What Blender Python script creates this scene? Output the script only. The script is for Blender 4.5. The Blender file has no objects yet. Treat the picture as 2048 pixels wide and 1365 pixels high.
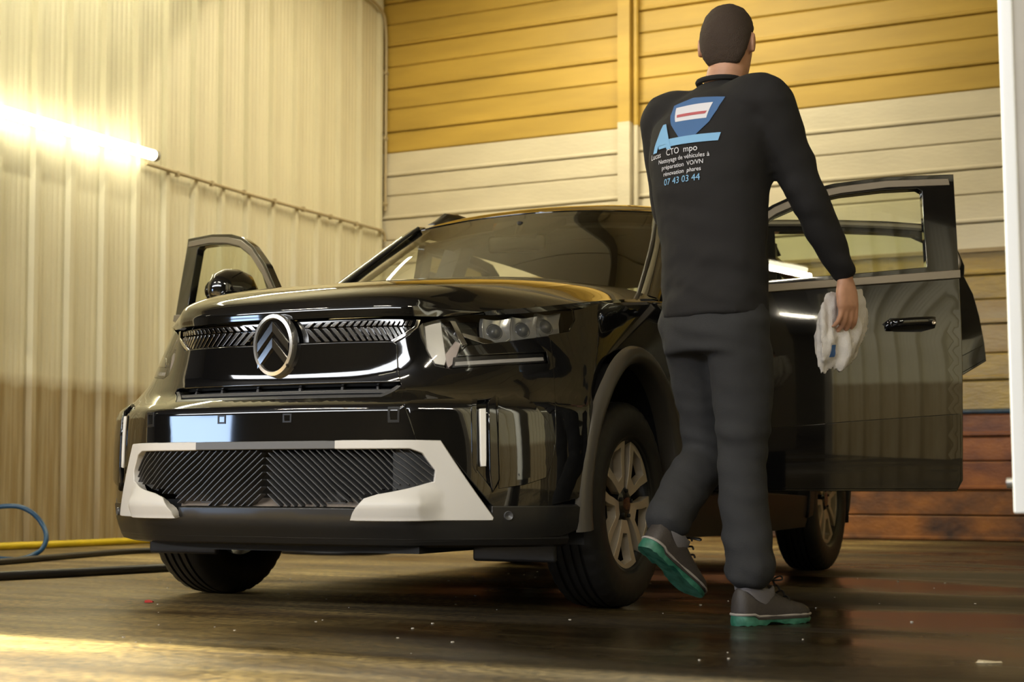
import bpy, bmesh, math, random
import numpy as np
from mathutils import Vector, Matrix, Euler
from mathutils.bvhtree import BVHTree
from mathutils.geometry import delaunay_2d_cdt
random.seed(7); np.random.seed(7)
SC = bpy.context.scene
COL = SC.collection
# ---------------------------------------------------------------- camera
cam_d = bpy.data.cameras.new('camera'); cam = bpy.data.objects.new('camera', cam_d); COL.objects.link(cam)
_p, _r = 0.049, 0.0023
_u = Vector((0, -math.sin(_p), math.cos(_p))); _f = Vector((0, math.cos(_p), math.sin(_p))); _x = Vector((1, 0, 0))
_R = _x*math.cos(_r)+_u*math.sin(_r); _U = _u*math.cos(_r)-_x*math.sin(_r)
cam.matrix_world = Matrix(((_R.x, _U.x, -_f.x, 0), (_R.y, _U.y, -_f.y, 0), (_R.z, _U.z, -_f.z, .4028), (0, 0, 0, 1)))
cam_d.sensor_width = 36; cam_d.lens = 3135.9/2048*36; cam_d.shift_y = 137.9/2048
cam_d.clip_start = .05; cam_d.clip_end = 200
cam_d.dof.use_dof = True; cam_d.dof.focus_distance = 5.1; cam_d.dof.aperture_fstop = 4.5
SC.camera = cam
# ---------------------------------------------------------------- colour management, world
SC.view_settings.view_transform = 'Standard'; SC.view_settings.look = 'None'
SC.view_settings.gamma = 1; SC.view_settings.use_curve_mapping = False
SC.view_settings.exposure = 0.0
try: SC.cycles.use_denoising = True
except Exception: pass
SC.cycles.max_bounces = 10; SC.cycles.diffuse_bounces = 4; SC.cycles.glossy_bounces = 6; SC.cycles.transparent_max_bounces = 24
SC.cycles.sample_clamp_indirect = 6
w = bpy.data.worlds.new('world'); SC.world = w; w.use_nodes = True
bg = w.node_tree.nodes['Background']; bg.inputs[0].default_value = (.52, .68, 1, 1); bg.inputs[1].default_value = 6
# hall frame: origin in the back left corner of the bay, x along the back wall, -y along the left wall to the camera
HB = -.4653; HC = Vector((-1.185, 14.18, 0))
HM = Matrix.Translation(HC) @ Matrix.Rotation(HB, 4, 'Z')
# car frame: origin on the floor under the front axle, x forward, y to the car's left
CA = .4462; CM = Matrix.Translation((-.392, 5.6395, 0)) @ Matrix.Rotation(math.atan2(-math.cos(CA), -math.sin(CA)), 4, 'Z')
def area(name, mat, sx, sy, power, color, shape='RECTANGLE'):
    d = bpy.data.lights.new(name, 'AREA'); d.shape = shape; d.size = sx; d.size_y = sy; d.energy = power; d.color = color
    o = bpy.data.objects.new(name, d); COL.objects.link(o); o.matrix_world = mat; return o
def down(x, y, z): return HM @ Matrix.Translation((x, y, z))
# the light of the strip lamps: bay roof, bay lintel, hall roof (their fittings are built below)
area('bay_roof_light', down(2.7, -1.75, 4.92), 2.8, .05, 138, (1, .89, .62))
area('lintel_light', down(3.0, -9.13, 4.86), 3.0, .05, 1900, (1, .92, .66))
for hx in (1.0, 5.5, 10.0): area('hall_roof_light', down(hx, -13.5, 5.25), 1.6, .1, 160, (1, .90, .70))
# daylight through the half-open hall door and the high windows behind the camera
area('daylight_door', HM @ Matrix.Translation((-5.1, -18.95, .9)) @ Matrix.Rotation(math.radians(90), 4, 'X'), 2.6, 1.7, 150, (.50, .70, 1))
area('daylight_window', HM @ Matrix.Translation((2.0, -18.95, 4.6)) @ Matrix.Rotation(math.radians(90), 4, 'X'), 16, 1.2, 950, (.96, .98, 1))
# ---------------------------------------------------------------- materials
def nn(nt, typ, **k):
    n = nt.nodes.new(typ)
    for a, v in k.items():
        if a.startswith('i_'): n.inputs[a[2:].replace('_', ' ')].default_value = v
        else: setattr(n, a, v)
    return n
def M(name, col, rough=.5, metal=0, coat=0, var=0, vs=6, bump=0, bs=40, spec=.5, col2=None, stretch=None, rvar=0, emit=None, estr=0, trans=0, det=4):
    m = bpy.data.materials.new(name); m.use_nodes = True; nt = m.node_tree; b = nt.nodes['Principled BSDF']
    b.inputs['Base Color'].default_value = (*col, 1); b.inputs['Roughness'].default_value = rough; b.inputs['Metallic'].default_value = metal
    b.inputs['Coat Weight'].default_value = coat; b.inputs['Coat Roughness'].default_value = .02
    b.inputs['Specular IOR Level'].default_value = spec; b.inputs['Transmission Weight'].default_value = trans
    if emit: b.inputs['Emission Color'].default_value = (*emit, 1); b.inputs['Emission Strength'].default_value = estr
    if var or bump or col2 or rvar:
        tc = nn(nt, 'ShaderNodeTexCoord'); mp = nn(nt, 'ShaderNodeMapping'); nt.links.new(tc.outputs['Object'], mp.inputs[0])
        if stretch: mp.inputs['Scale'].default_value = stretch
    if var or col2:
        n = nn(nt, 'ShaderNodeTexNoise'); n.inputs['Scale'].default_value = vs; n.inputs['Detail'].default_value = det; nt.links.new(mp.outputs[0], n.inputs['Vector'])
        r = nn(nt, 'ShaderNodeValToRGB'); nt.links.new(n.outputs[0], r.inputs[0])
        c2 = col2 or tuple(c*(1-var) for c in col); c1 = col if col2 else tuple(min(1, c*(1+var*.5)) for c in col)
        r.color_ramp.elements[0].position = .35; r.color_ramp.elements[1].position = .65
        r.color_ramp.elements[0].color = (*c2, 1); r.color_ramp.elements[1].color = (*c1, 1)
        nt.links.new(r.outputs[0], b.inputs['Base Color'])
    if rvar:
        n = nn(nt, 'ShaderNodeTexNoise'); n.inputs['Scale'].default_value = vs*.7; nt.links.new(mp.outputs[0], n.inputs['Vector'])
        mr = nn(nt, 'ShaderNodeMapRange'); mr.inputs[1].default_value = .35; mr.inputs[2].default_value = .65
        mr.inputs[3].default_value = max(.02, rough-rvar); mr.inputs[4].default_value = rough+rvar
        nt.links.new(n.outputs[0], mr.inputs[0]); nt.links.new(mr.outputs[0], b.inputs['Roughness'])
    if bump:
        n = nn(nt, 'ShaderNodeTexNoise'); n.inputs['Scale'].default_value = bs; n.inputs['Detail'].default_value = 3; nt.links.new(mp.outputs[0], n.inputs['Vector'])
        bp = nn(nt, 'ShaderNodeBump'); bp.inputs['Strength'].default_value = bump; bp.inputs['Distance'].default_value = .01
        nt.links.new(n.outputs[0], bp.inputs['Height']); nt.links.new(bp.outputs[0], b.inputs['Normal'])
    return m
def glass_mat(name, tint, ior=1.45, rough=0.0):
    m = bpy.data.materials.new(name); m.use_nodes = True; nt = m.node_tree; nt.nodes.clear()
    out = nn(nt, 'ShaderNodeOutputMaterial'); mx = nn(nt, 'ShaderNodeMixShader'); t = nn(nt, 'ShaderNodeBsdfTransparent'); g = nn(nt, 'ShaderNodeBsdfGlossy')
    fr = nn(nt, 'ShaderNodeFresnel'); fr.inputs[0].default_value = ior; t.inputs[0].default_value = (*tint, 1); g.inputs['Roughness'].default_value = rough
    ge = nn(nt, 'ShaderNodeNewGeometry'); mth = nn(nt, 'ShaderNodeMath', operation='MULTIPLY'); mth.inputs[1].default_value = 1.6; mth.use_clamp = True
    nt.links.new(fr.outputs[0], mth.inputs[0])
    nt.links.new(mth.outputs[0], mx.inputs[0]); nt.links.new(t.outputs[0], mx.inputs[1]); nt.links.new(g.outputs[0], mx.inputs[2]); nt.links.new(mx.outputs[0], out.inputs[0])
    return m
MAT = {}
MAT['paint'] = M('black_car_paint', (.005, .0048, .0045), .06, coat=1.0)
MAT['gloss'] = M('gloss_black_plastic', (.004, .004, .0045), .05, coat=.6)
MAT['cladding'] = M('matte_black_plastic', (.018, .017, .016), .42, bump=.08, bs=300)
MAT['lip'] = M('satin_black_plastic', (.012, .0115, .011), .3)
MAT['skid'] = M('satin_silver_plastic', (.62, .60, .57), .38, metal=.0)
MAT['greybar'] = M('dark_grey_plastic', (.12, .12, .12), .4)
MAT['chrome'] = M('chrome', (.75, .74, .72), .08, metal=1)
MAT['lampin'] = M('lamp_reflector', (.60, .60, .58), .15, metal=.65)
MAT['darkchrome'] = M('dark_chrome', (.30, .29, .28), .10, metal=1)
MAT['slat'] = M('grey_grille_plastic', (.07, .07, .072), .32)
MAT['void'] = M('grille_dark', (.006, .006, .006), .7)
MAT['blank'] = M('grille_blank_grey', (.035, .036, .038), .35)
MAT['drl'] = M('white_light_guide', (.8, .78, .74), .25, spec=.6)
MAT['lens'] = glass_mat('clear_lamp_lens', (.95, .95, .95), 1.4)
MAT['glass'] = glass_mat('tinted_car_glass', (.80, .84, .70), 1.5)
MAT['tyre'] = M('tyre_rubber', (.012, .0115, .011), .5, bump=.05, bs=120)
MAT['rim'] = M('bronze_grey_alloy', (.55, .47, .35), .34, metal=.3)
MAT['rimdark'] = M('black_alloy', (.01, .01, .01), .3)
MAT['steel'] = M('brake_steel', (.25, .24, .23), .35, metal=1)
MAT['under'] = M('underbody_black', (.008, .008, .008), .8)
MAT['inter'] = M('dark_interior_trim', (.015, .014, .013), .6)
MAT['seat'] = M('dark_grey_seat_fabric', (.03, .03, .031), .85, bump=.2, bs=300)
MAT['liner'] = M('grey_headliner', (.10, .095, .085), .9)
MAT['cream'] = M('cream_painted_cladding', (.70, .645, .46), .5, var=.10, vs=2.2, stretch=(1, 1, .35), bump=.04, bs=40)
def soil(m, zt, col, blur=.05):
    nt = m.node_tree; b = nt.nodes['Principled BSDF']; src = b.inputs['Base Color'].links[0].from_socket
    tc = nn(nt, 'ShaderNodeTexCoord'); sp = nn(nt, 'ShaderNodeSeparateXYZ'); nt.links.new(tc.outputs['Object'], sp.inputs[0])
    n = nn(nt, 'ShaderNodeTexNoise'); n.inputs['Scale'].default_value = 5; n.inputs['Detail'].default_value = 4; nt.links.new(tc.outputs['Object'], n.inputs['Vector'])
    ad = nn(nt, 'ShaderNodeMath', operation='MULTIPLY_ADD'); ad.inputs[1].default_value = .10; nt.links.new(n.outputs[0], ad.inputs[0]); nt.links.new(sp.outputs[2], ad.inputs[2])
    mr = nn(nt, 'ShaderNodeMapRange'); mr.inputs[1].default_value = zt-blur; mr.inputs[2].default_value = zt+blur; mr.inputs[3].default_value = 1; mr.inputs[4].default_value = 0; nt.links.new(ad.outputs[0], mr.inputs[0])
    st = nn(nt, 'ShaderNodeTexNoise'); st.inputs['Scale'].default_value = 3; mp = nn(nt, 'ShaderNodeMapping'); mp.inputs['Scale'].default_value = (1, 9, .5); nt.links.new(tc.outputs['Object'], mp.inputs[0]); nt.links.new(mp.outputs[0], st.inputs['Vector'])
    rm = nn(nt, 'ShaderNodeMapRange'); rm.inputs[1].default_value = .3; rm.inputs[2].default_value = .7; rm.inputs[3].default_value = .65; rm.inputs[4].default_value = 1; nt.links.new(st.outputs[0], rm.inputs[0])
    mu = nn(nt, 'ShaderNodeMath', operation='MULTIPLY'); nt.links.new(mr.outputs[0], mu.inputs[0]); nt.links.new(rm.outputs[0], mu.inputs[1])
    mx = nn(nt, 'ShaderNodeMix', data_type='RGBA'); nt.links.new(mu.outputs[0], mx.inputs[0]); nt.links.new(src, mx.inputs[6]); mx.inputs[7].default_value = (*col, 1); nt.links.new(mx.outputs[2], b.inputs['Base Color'])
soil(MAT['cream'], 1.14, (.30, .215, .095))
MAT['dirtycream'] = M('brown_dirt', (.3, .2, .1), .6)
MAT['floor'] = None

# ---------------------------------------------------------------- object helpers
def link(name, me, mat, parent=None, world=None):
    o = bpy.data.objects.new(name, me); COL.objects.link(o)
    if mat is not None and not me.materials: me.materials.append(mat)
    if parent is not None: o.parent = parent
    if world is not None: o.matrix_world = world
    return o
def mesh_obj(name, V, F, mat, parent=None, smooth=False, normals=None, world=None, angle=None):
    me = bpy.data.meshes.new(name); me.from_pydata([tuple(v) for v in V], [], [tuple(f) for f in F]); me.update()
    if smooth or normals is not None:
        me.polygons.foreach_set('use_smooth', [True]*len(me.polygons))
    if normals is not None: me.normals_split_custom_set_from_vertices([tuple(n) for n in normals])
    elif angle is not None: me.set_sharp_from_angle(angle=math.radians(angle))
    return link(name, me, mat, parent, world)
def empty(name, world=None, parent=None):
    o = bpy.data.objects.new(name, None); COL.objects.link(o); o.empty_display_size = .1
    if parent is not None: o.parent = parent
    if world is not None: o.matrix_world = world
    return o
def tag(o, label=None, cat=None, group=None, kind=None):
    if label: o['label'] = label
    if cat: o['category'] = cat
    if group: o['group'] = group
    if kind: o['kind'] = kind
    return o
class MB:
    def __init__(s): s.V = []; s.F = []
    def add(s, V, F):
        k = len(s.V); s.V += [tuple(v) for v in V]; s.F += [tuple(i+k for i in f) for f in F]; return s
    def box(s, lo, hi, M4=None):
        (a, b, c), (d, e, f) = lo, hi
        V = [Vector(p) for p in ((a, b, c), (d, b, c), (d, e, c), (a, e, c), (a, b, f), (d, b, f), (d, e, f), (a, e, f))]
        if M4: V = [M4 @ v for v in V]
        return s.add(V, [(0, 3, 2, 1), (4, 5, 6, 7), (0, 1, 5, 4), (1, 2, 6, 5), (2, 3, 7, 6), (3, 0, 4, 7)])
    def tube(s, P, r, n=10, caps=True, closed=False):
        P = [Vector(p) for p in P]; N = len(P); rr = r if hasattr(r, '__len__') else [r]*N
        V = []; up = None
        for k in range(N):
            t = (P[(k+1) % N]-P[k-1]) if closed else (P[min(k+1, N-1)]-P[max(k-1, 0)])
            t.normalize()
            if up is None: up = t.orthogonal().normalized()
            up = (up-t*up.dot(t)).normalized(); sd = t.cross(up)
            for j in range(n):
                a = 2*math.pi*j/n; V.append(P[k]+(up*math.cos(a)+sd*math.sin(a))*rr[k])
        F = []
        for k in range(N if closed else N-1):
            for j in range(n):
                a = k*n+j; b = k*n+(j+1) % n; c = ((k+1) % N)*n+(j+1) % n; d = ((k+1) % N)*n+j; F.append((a, b, c, d))
        if caps and not closed: F += [tuple(range(n-1, -1, -1)), tuple(range((N-1)*n, N*n))]
        return s.add(V, F)
    def lathe(s, prof, n=48, axis='y', center=(0, 0, 0), rmod=None):
        V = []; K = len(prof)
        for k in range(n):
            a = 2*math.pi*k/n
            for j, (h, r) in enumerate(prof):
                r2 = r*(rmod(k, j) if rmod else 1)
                c, q = r2*math.cos(a), r2*math.sin(a)
                p = {'y': (c, h, q), 'z': (c, q, h), 'x': (h, c, q)}[axis]; V.append(Vector(p)+Vector(center))
        F = []
        for k in range(n):
            for j in range(K-1):
                a = k*K+j; b = k*K+j+1; c = ((k+1) % n)*K+j+1; d = ((k+1) % n)*K+j; F.append((a, d, c, b) if axis == 'z' else (a, b, c, d))
        return s.add(V, F)
    def loft(s, rings, caps=True):
        n = len(rings[0]); V = [v for r in rings for v in r]; F = []
        for k in range(len(rings)-1):
            for j in range(n): F.append((k*n+j, k*n+(j+1) % n, (k+1)*n+(j+1) % n, (k+1)*n+j))
        if caps: F += [tuple(range(n-1, -1, -1)), tuple(range((len(rings)-1)*n, len(rings)*n))]
        return s.add(V, F)
    def build(s, name, mat, parent=None, smooth=False, angle=35, world=None):
        return mesh_obj(name, s.V, s.F, mat, parent, smooth, None, world, angle if smooth else None)
def spline(P, n=8, closed=False):
    P = [Vector(p) for p in P]; N = len(P); out = []
    for k in range(N if closed else N-1):
        g = lambda i: P[i % N] if closed else P[min(max(i, 0), N-1)]
        a, b, c, d = g(k-1), g(k), g(k+1), g(k+2)
        for j in range(n):
            t = j/n; out.append(.5*((2*b)+(c-a)*t+(2*a-5*b+4*c-d)*t*t+(3*b-a-3*c+d)*t**3))
    if not closed: out.append(P[-1])
    return out
def bevel_box(name, lo, hi, bev, mat, parent=None, world=None, seg=3, M4=None):
    bm = bmesh.new(); lo = Vector(lo); hi = Vector(hi)
    bmesh.ops.create_cube(bm, size=1)
    for v in bm.verts: v.co = Vector(((v.co.x+.5)*(hi.x-lo.x)+lo.x, (v.co.y+.5)*(hi.y-lo.y)+lo.y, (v.co.z+.5)*(hi.z-lo.z)+lo.z))
    bmesh.ops.bevel(bm, geom=bm.edges[:], offset=bev, segments=seg, affect='EDGES', profile=.5)
    if M4: bmesh.ops.transform(bm, matrix=M4, verts=bm.verts)
    me = bpy.data.meshes.new(name); bm.to_mesh(me); bm.free(); me.polygons.foreach_set('use_smooth', [True]*len(me.polygons)); me.set_sharp_from_angle(angle=math.radians(40))
    return link(name, me, mat, parent, world)
# --- surface interpolation
def _cat(x, y):
    x = np.asarray(x, float); m = np.zeros_like(y)
    m[1:-1] = (y[2:]-y[:-2])/((x[2:]-x[:-2]).reshape(-1, *([1]*(y.ndim-1)))); m[0] = (y[1]-y[0])/(x[1]-x[0]); m[-1] = (y[-1]-y[-2])/(x[-1]-x[-2]); return m
def _pchip(x, y):
    sh = (-1, *([1]*(y.ndim-1))); h = np.diff(x).reshape(sh); d = np.diff(y, axis=0)/h; m = np.zeros_like(y)
    w1 = 2*h[1:]+h[:-1]; w2 = h[1:]+2*h[:-1]
    with np.errstate(all='ignore'): m[1:-1] = np.where(d[:-1]*d[1:] > 0, (w1+w2)/(w1/d[:-1]+w2/d[1:]), 0)
    m[0] = d[0]; m[-1] = d[-1]; return m
def grid_patch(name, ctrl, nu, nv, mat, parent, thick=.004, sym=False, flip=False, world=None, sub=None):
    """rows x cols of control points -> smooth sheet; sym mirrors the columns about y = 0"""
    C = np.array(ctrl, float)
    if sym:
        L = C[:, :0:-1].copy(); L[..., 1] *= -1; C = np.concatenate([L, C], 1)
    def interp(A, n):
        N = len(A); x = np.arange(N, dtype=float); m = _cat(x, A); t = np.linspace(0, N-1, n); k = np.clip(t.astype(int), 0, N-2); u = (t-k).reshape(-1, *([1]*(A.ndim-1)))
        return (1+2*u)*(1-u)**2*A[k]+u*(1-u)**2*m[k]+u*u*(3-2*u)*A[k+1]+u*u*(u-1)*m[k+1]
    G = interp(C, nu); G = interp(G.transpose(1, 0, 2), nv).transpose(1, 0, 2)
    du = np.gradient(G, axis=0); dv = np.gradient(G, axis=1); n = np.cross(du, dv); n /= np.linalg.norm(n, axis=2, keepdims=True)+1e-12
    if flip: n = -n
    V = list(G.reshape(-1, 3)); F = []; idx = lambda i, j: i*nv+j
    for i in range(nu-1):
        for j in range(nv-1):
            f = (idx(i, j), idx(i+1, j), idx(i+1, j+1), idx(i, j+1)); F.append(f[::-1] if flip else f)
    N = list(n.reshape(-1, 3))
    if thick:
        base = len(V); V += list((G-n*thick).reshape(-1, 3)); N += list((-n).reshape(-1, 3))
        F += [tuple(base+i for i in f[::-1]) for f in F[:]]
        ring = [(i, 0) for i in range(nu)]+[(nu-1, j) for j in range(1, nv)]+[(i, nv-1) for i in range(nu-2, -1, -1)]+[(0, j) for j in range(nv-2, 0, -1)]
        k = len(V)
        for (i, j) in ring:
            o = np.array([0, 0, 0.]); 
            if i == 0: o -= du[i, j]
            if i == nu-1: o += du[i, j]
            if j == 0: o -= dv[i, j]
            if j == nv-1: o += dv[i, j]
            o /= np.linalg.norm(o)+1e-12
            V += [G[i, j], G[i, j]-n[i, j]*thick]; N += [o, o]
        L = len(ring)
        for a in range(L):
            b = (a+1) % L; f = (k+2*a, k+2*a+1, k+2*b+1, k+2*b); F.append(f[::-1] if flip else f)
    return mesh_obj(name, V, F, mat, parent, True, N, world)
ZL = np.array([.16, .24, .31, .46, .64, .70, .76, .85, .93, 1.02, 1.12])
TB = np.array([
[(.80,0),(.795,.25),(.775,.45),(.71,.57),(.63,.68),(.53,.785),(.41,.85),(.24,.868),(-.5,.84),(-1.5,.84),(-2.3,.85),(-3.0,.84),(-3.35,.72),(-3.42,.40),(-3.44,0)],
[(.845,0),(.84,.25),(.82,.45),(.76,.57),(.675,.69),(.56,.80),(.43,.868),(.27,.885),(-.5,.865),(-1.5,.865),(-2.3,.875),(-3.0,.86),(-3.4,.74),(-3.48,.41),(-3.5,0)],
[(.875,0),(.868,.25),(.85,.45),(.785,.57),(.69,.695),(.575,.815),(.45,.88),(.30,.897),(-.5,.88),(-1.5,.88),(-2.3,.89),(-3.0,.875),(-3.42,.75),(-3.5,.42),(-3.52,0)],
[(.872,0),(.866,.25),(.848,.45),(.785,.57),(.695,.695),(.58,.82),(.45,.887),(.30,.90),(-.5,.888),(-1.5,.888),(-2.3,.897),(-3.0,.885),(-3.42,.76),(-3.5,.42),(-3.52,0)],
[(.870,0),(.864,.25),(.848,.45),(.782,.57),(.69,.69),(.575,.812),(.44,.882),(.29,.897),(-.5,.893),(-1.5,.893),(-2.3,.90),(-3.0,.888),(-3.42,.76),(-3.5,.42),(-3.52,0)],
[(.815,0),(.803,.25),(.765,.43),(.715,.545),(.63,.665),(.52,.785),(.395,.858),(.26,.887),(-.5,.893),(-1.5,.893),(-2.3,.90),(-3.0,.885),(-3.4,.75),(-3.48,.42),(-3.5,0)],
[(.803,0),(.79,.25),(.75,.41),(.695,.515),(.595,.645),(.475,.76),(.35,.838),(.21,.875),(-.5,.889),(-1.5,.89),(-2.3,.897),(-3.0,.88),(-3.38,.74),(-3.46,.42),(-3.48,0)],
[(.80,0),(.785,.25),(.742,.405),(.68,.50),(.57,.625),(.44,.735),(.30,.81),(.14,.855),(-.5,.88),(-1.5,.882),(-2.3,.885),(-3.0,.865),(-3.36,.73),(-3.44,.41),(-3.46,0)],
[(.795,0),(.78,.25),(.737,.40),(.67,.492),(.545,.61),(.41,.71),(.26,.782),(.09,.832),(-.5,.866),(-1.5,.87),(-2.3,.87),(-3.0,.845),(-3.32,.72),(-3.4,.41),(-3.42,0)],
[(.76,0),(.745,.25),(.70,.39),(.625,.48),(.49,.59),(.35,.685),(.20,.755),(.03,.803),(-.5,.842),(-1.5,.85),(-2.3,.84),(-3.0,.80),(-3.25,.68),(-3.33,.40),(-3.35,0)],
[(.70,0),(.685,.25),(.64,.38),(.56,.47),(.42,.57),(.28,.655),(.13,.72),(-.04,.765),(-.5,.80),(-1.5,.81),(-2.3,.79),(-3.0,.74),(-3.18,.63),(-3.26,.39),(-3.28,0)],
])
MZ = _pchip(ZL, TB)
def body(i, z):
    """car body skin: i runs round the plan from the middle of the nose (0) past the front wheel (about 7) to the tail (14)"""
    i = np.asarray(i, float); z = np.asarray(z, float); s = np.where(i < 0, -1., 1.); a = np.clip(np.abs(i), 0, TB.shape[1]-1.0001); zc = np.clip(z, ZL[0], ZL[-1])
    k = np.clip(np.searchsorted(ZL, zc)-1, 0, len(ZL)-2); h = (ZL[k+1]-ZL[k])[:, None, None]; u = ((zc-ZL[k])[:, None, None])/h
    row = (1+2*u)*(1-u)**2*TB[k]+u*(1-u)**2*h*MZ[k]+u*u*(3-2*u)*TB[k+1]+u*u*(u-1)*h*MZ[k+1]
    m = np.zeros_like(row); m[:, 1:-1] = (row[:, 2:]-row[:, :-2])/2; m[:, -1] = row[:, -1]-row[:, -2]; m[:, 0, 1] = row[:, 1, 1]; m[:, 0, 0] = 0
    j = a.astype(int); r = np.arange(len(a)); u = (a-j)[:, None]
    p = (1+2*u)*(1-u)**2*row[r, j]+u*(1-u)**2*m[r, j]+u*u*(3-2*u)*row[r, j+1]+u*u*(u-1)*m[r, j+1]
    return np.stack([p[:, 0], s*p[:, 1], z], 1)
def inside(P, poly):
    x, y = P[:, 0], P[:, 1]; c = np.zeros(len(P), bool); n = len(poly); j = n-1
    for i in range(n):
        xi, yi = poly[i]; xj, yj = poly[j]
        if yi != yj: c ^= ((yi > y) != (yj > y)) & (x < (xj-xi)*(y-yi)/(yj-yi)+xi)
        j = i
    return c
def region(name, poly, lift, mat, parent, off=0., thick=.015, step=.03, su=.18, holes=(), cham=.003, mirror=False, back=False, both=False, eps=1e-3):
    """a sheet cut to a polygon in the surface's own (u, v), lifted on to the surface, with rounded edge and rim"""
    S = np.array([su, 1.0])
    loops = []
    for L in [poly, *holes]:
        L = np.array(L, float)*S; out = []
        for k in range(len(L)):
            a, b = L[k], L[(k+1) % len(L)]; n = max(1, int(math.ceil(np.linalg.norm(b-a)/step)))
            for t in range(n): out.append(a+(b-a)*t/n)
        loops.append(np.array(out))
    allb = np.concatenate(loops); lo, hi = allb.min(0), allb.max(0)
    gx = np.arange(lo[0]+step*.5, hi[0], step); gy = np.arange(lo[1]+step*.5, hi[1], step)
    pts = np.array([(x+(step*.5 if k % 2 else 0), y) for k, y in enumerate(gy) for x in gx]) if len(gx) and len(gy) else np.zeros((0, 2))
    if len(pts):
        ok = inside(pts, loops[0])
        for h in loops[1:]: ok &= ~inside(pts, h)
        pts = pts[ok]
        if len(pts):
            d = np.min(np.linalg.norm(pts[:, None]-allb[None], axis=2), 1); pts = pts[d > step*.45]
    vs = np.concatenate([allb, pts]); ed = []; k = 0
    for L in loops:
        n = len(L); ed += [(k+a, k+(a+1) % n) for a in range(n)]; k += n
    rv, _, rf = delaunay_2d_cdt([Vector(v) for v in vs], ed, [], 0, 1e-6)[:3]
    Q = np.array([tuple(v) for v in rv]); T = []
    cen = np.array([Q[list(f)].mean(0) for f in rf]); ok = inside(cen, loops[0])
    for h in loops[1:]: ok &= ~inside(cen, h)
    for f, o in zip(rf, ok):
        if not o: continue
        a, b, c = Q[f[0]], Q[f[1]], Q[f[2]]; ar = (b[0]-a[0])*(c[1]-a[1])-(b[1]-a[1])*(c[0]-a[0])
        if abs(ar) < 1e-12: continue
        T.append(tuple(f) if ar > 0 else tuple(f[::-1]))
    U = Q/S; e = eps
    def full(u, v):
        P = lift(u, v); nu = (lift(u+e, v)-lift(u-e, v)); nv = (lift(u, v+e)-lift(u, v-e)); n = np.cross(nu, nv); n /= np.linalg.norm(n, axis=1, keepdims=True)+1e-15
        return P, n
    offf = off if callable(off) else (lambda u, v: np.full(len(u), off))
    def surf(u, v):
        P, n = full(u, v); return P+n*offf(u, v)[:, None]
    P = surf(U[:, 0], U[:, 1])
    nu = surf(U[:, 0]+e, U[:, 1])-surf(U[:, 0]-e, U[:, 1]); nv = surf(U[:, 0], U[:, 1]+e)-surf(U[:, 0], U[:, 1]-e)
    n = np.cross(nu, nv); n /= np.linalg.norm(n, axis=1, keepdims=True)+1e-15
    V = list(P); N = list(n); F = list(T)
    cnt = {}
    for f in T:
        for a, b in ((f[0], f[1]), (f[1], f[2]), (f[2], f[0])): cnt[(a, b)] = cnt.get((a, b), 0)+1
    be = [(a, b) for (a, b) in cnt if (b, a) not in cnt]
    outw = {}
    for a, b in be:
        t = P[b]-P[a]; o = np.cross(t, n[a]); o /= np.linalg.norm(o)+1e-15
        for q in (a, b): outw[q] = outw.get(q, np.zeros(3))+o
    ring = {}
    for q, o in outw.items():
        o = o/(np.linalg.norm(o)+1e-15); k = len(V)
        V += [P[q]+o*cham-n[q]*cham, P[q]+o*cham-n[q]*max(thick, cham*1.01)]; N += [o, o]; ring[q] = k
    for a, b in be: F += [(b, a, ring[a], ring[b]), (ring[b], ring[a], ring[a]+1, ring[b]+1)]
    if back:
        k = len(V); V += list(P-n*thick); N += list(-n); F += [tuple(k+i for i in f[::-1]) for f in T]
    res = []
    def make(mir):
        if mir: return mesh_obj(name, [(v[0], -v[1], v[2]) for v in V], [f[::-1] for f in F], mat, parent, True, [(q[0], -q[1], q[2]) for q in N])
        return mesh_obj(name, V, F, mat, parent, True, N)
    if both: return make(False), make(True)
    return make(mirror)
def symp(R):
    """full-width outline from the right half (first and last point on the centre line)"""
    return list(R)+[(-u, v) for u, v in reversed(R) if abs(u) > 1e-9]
exec_parts = []
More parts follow.
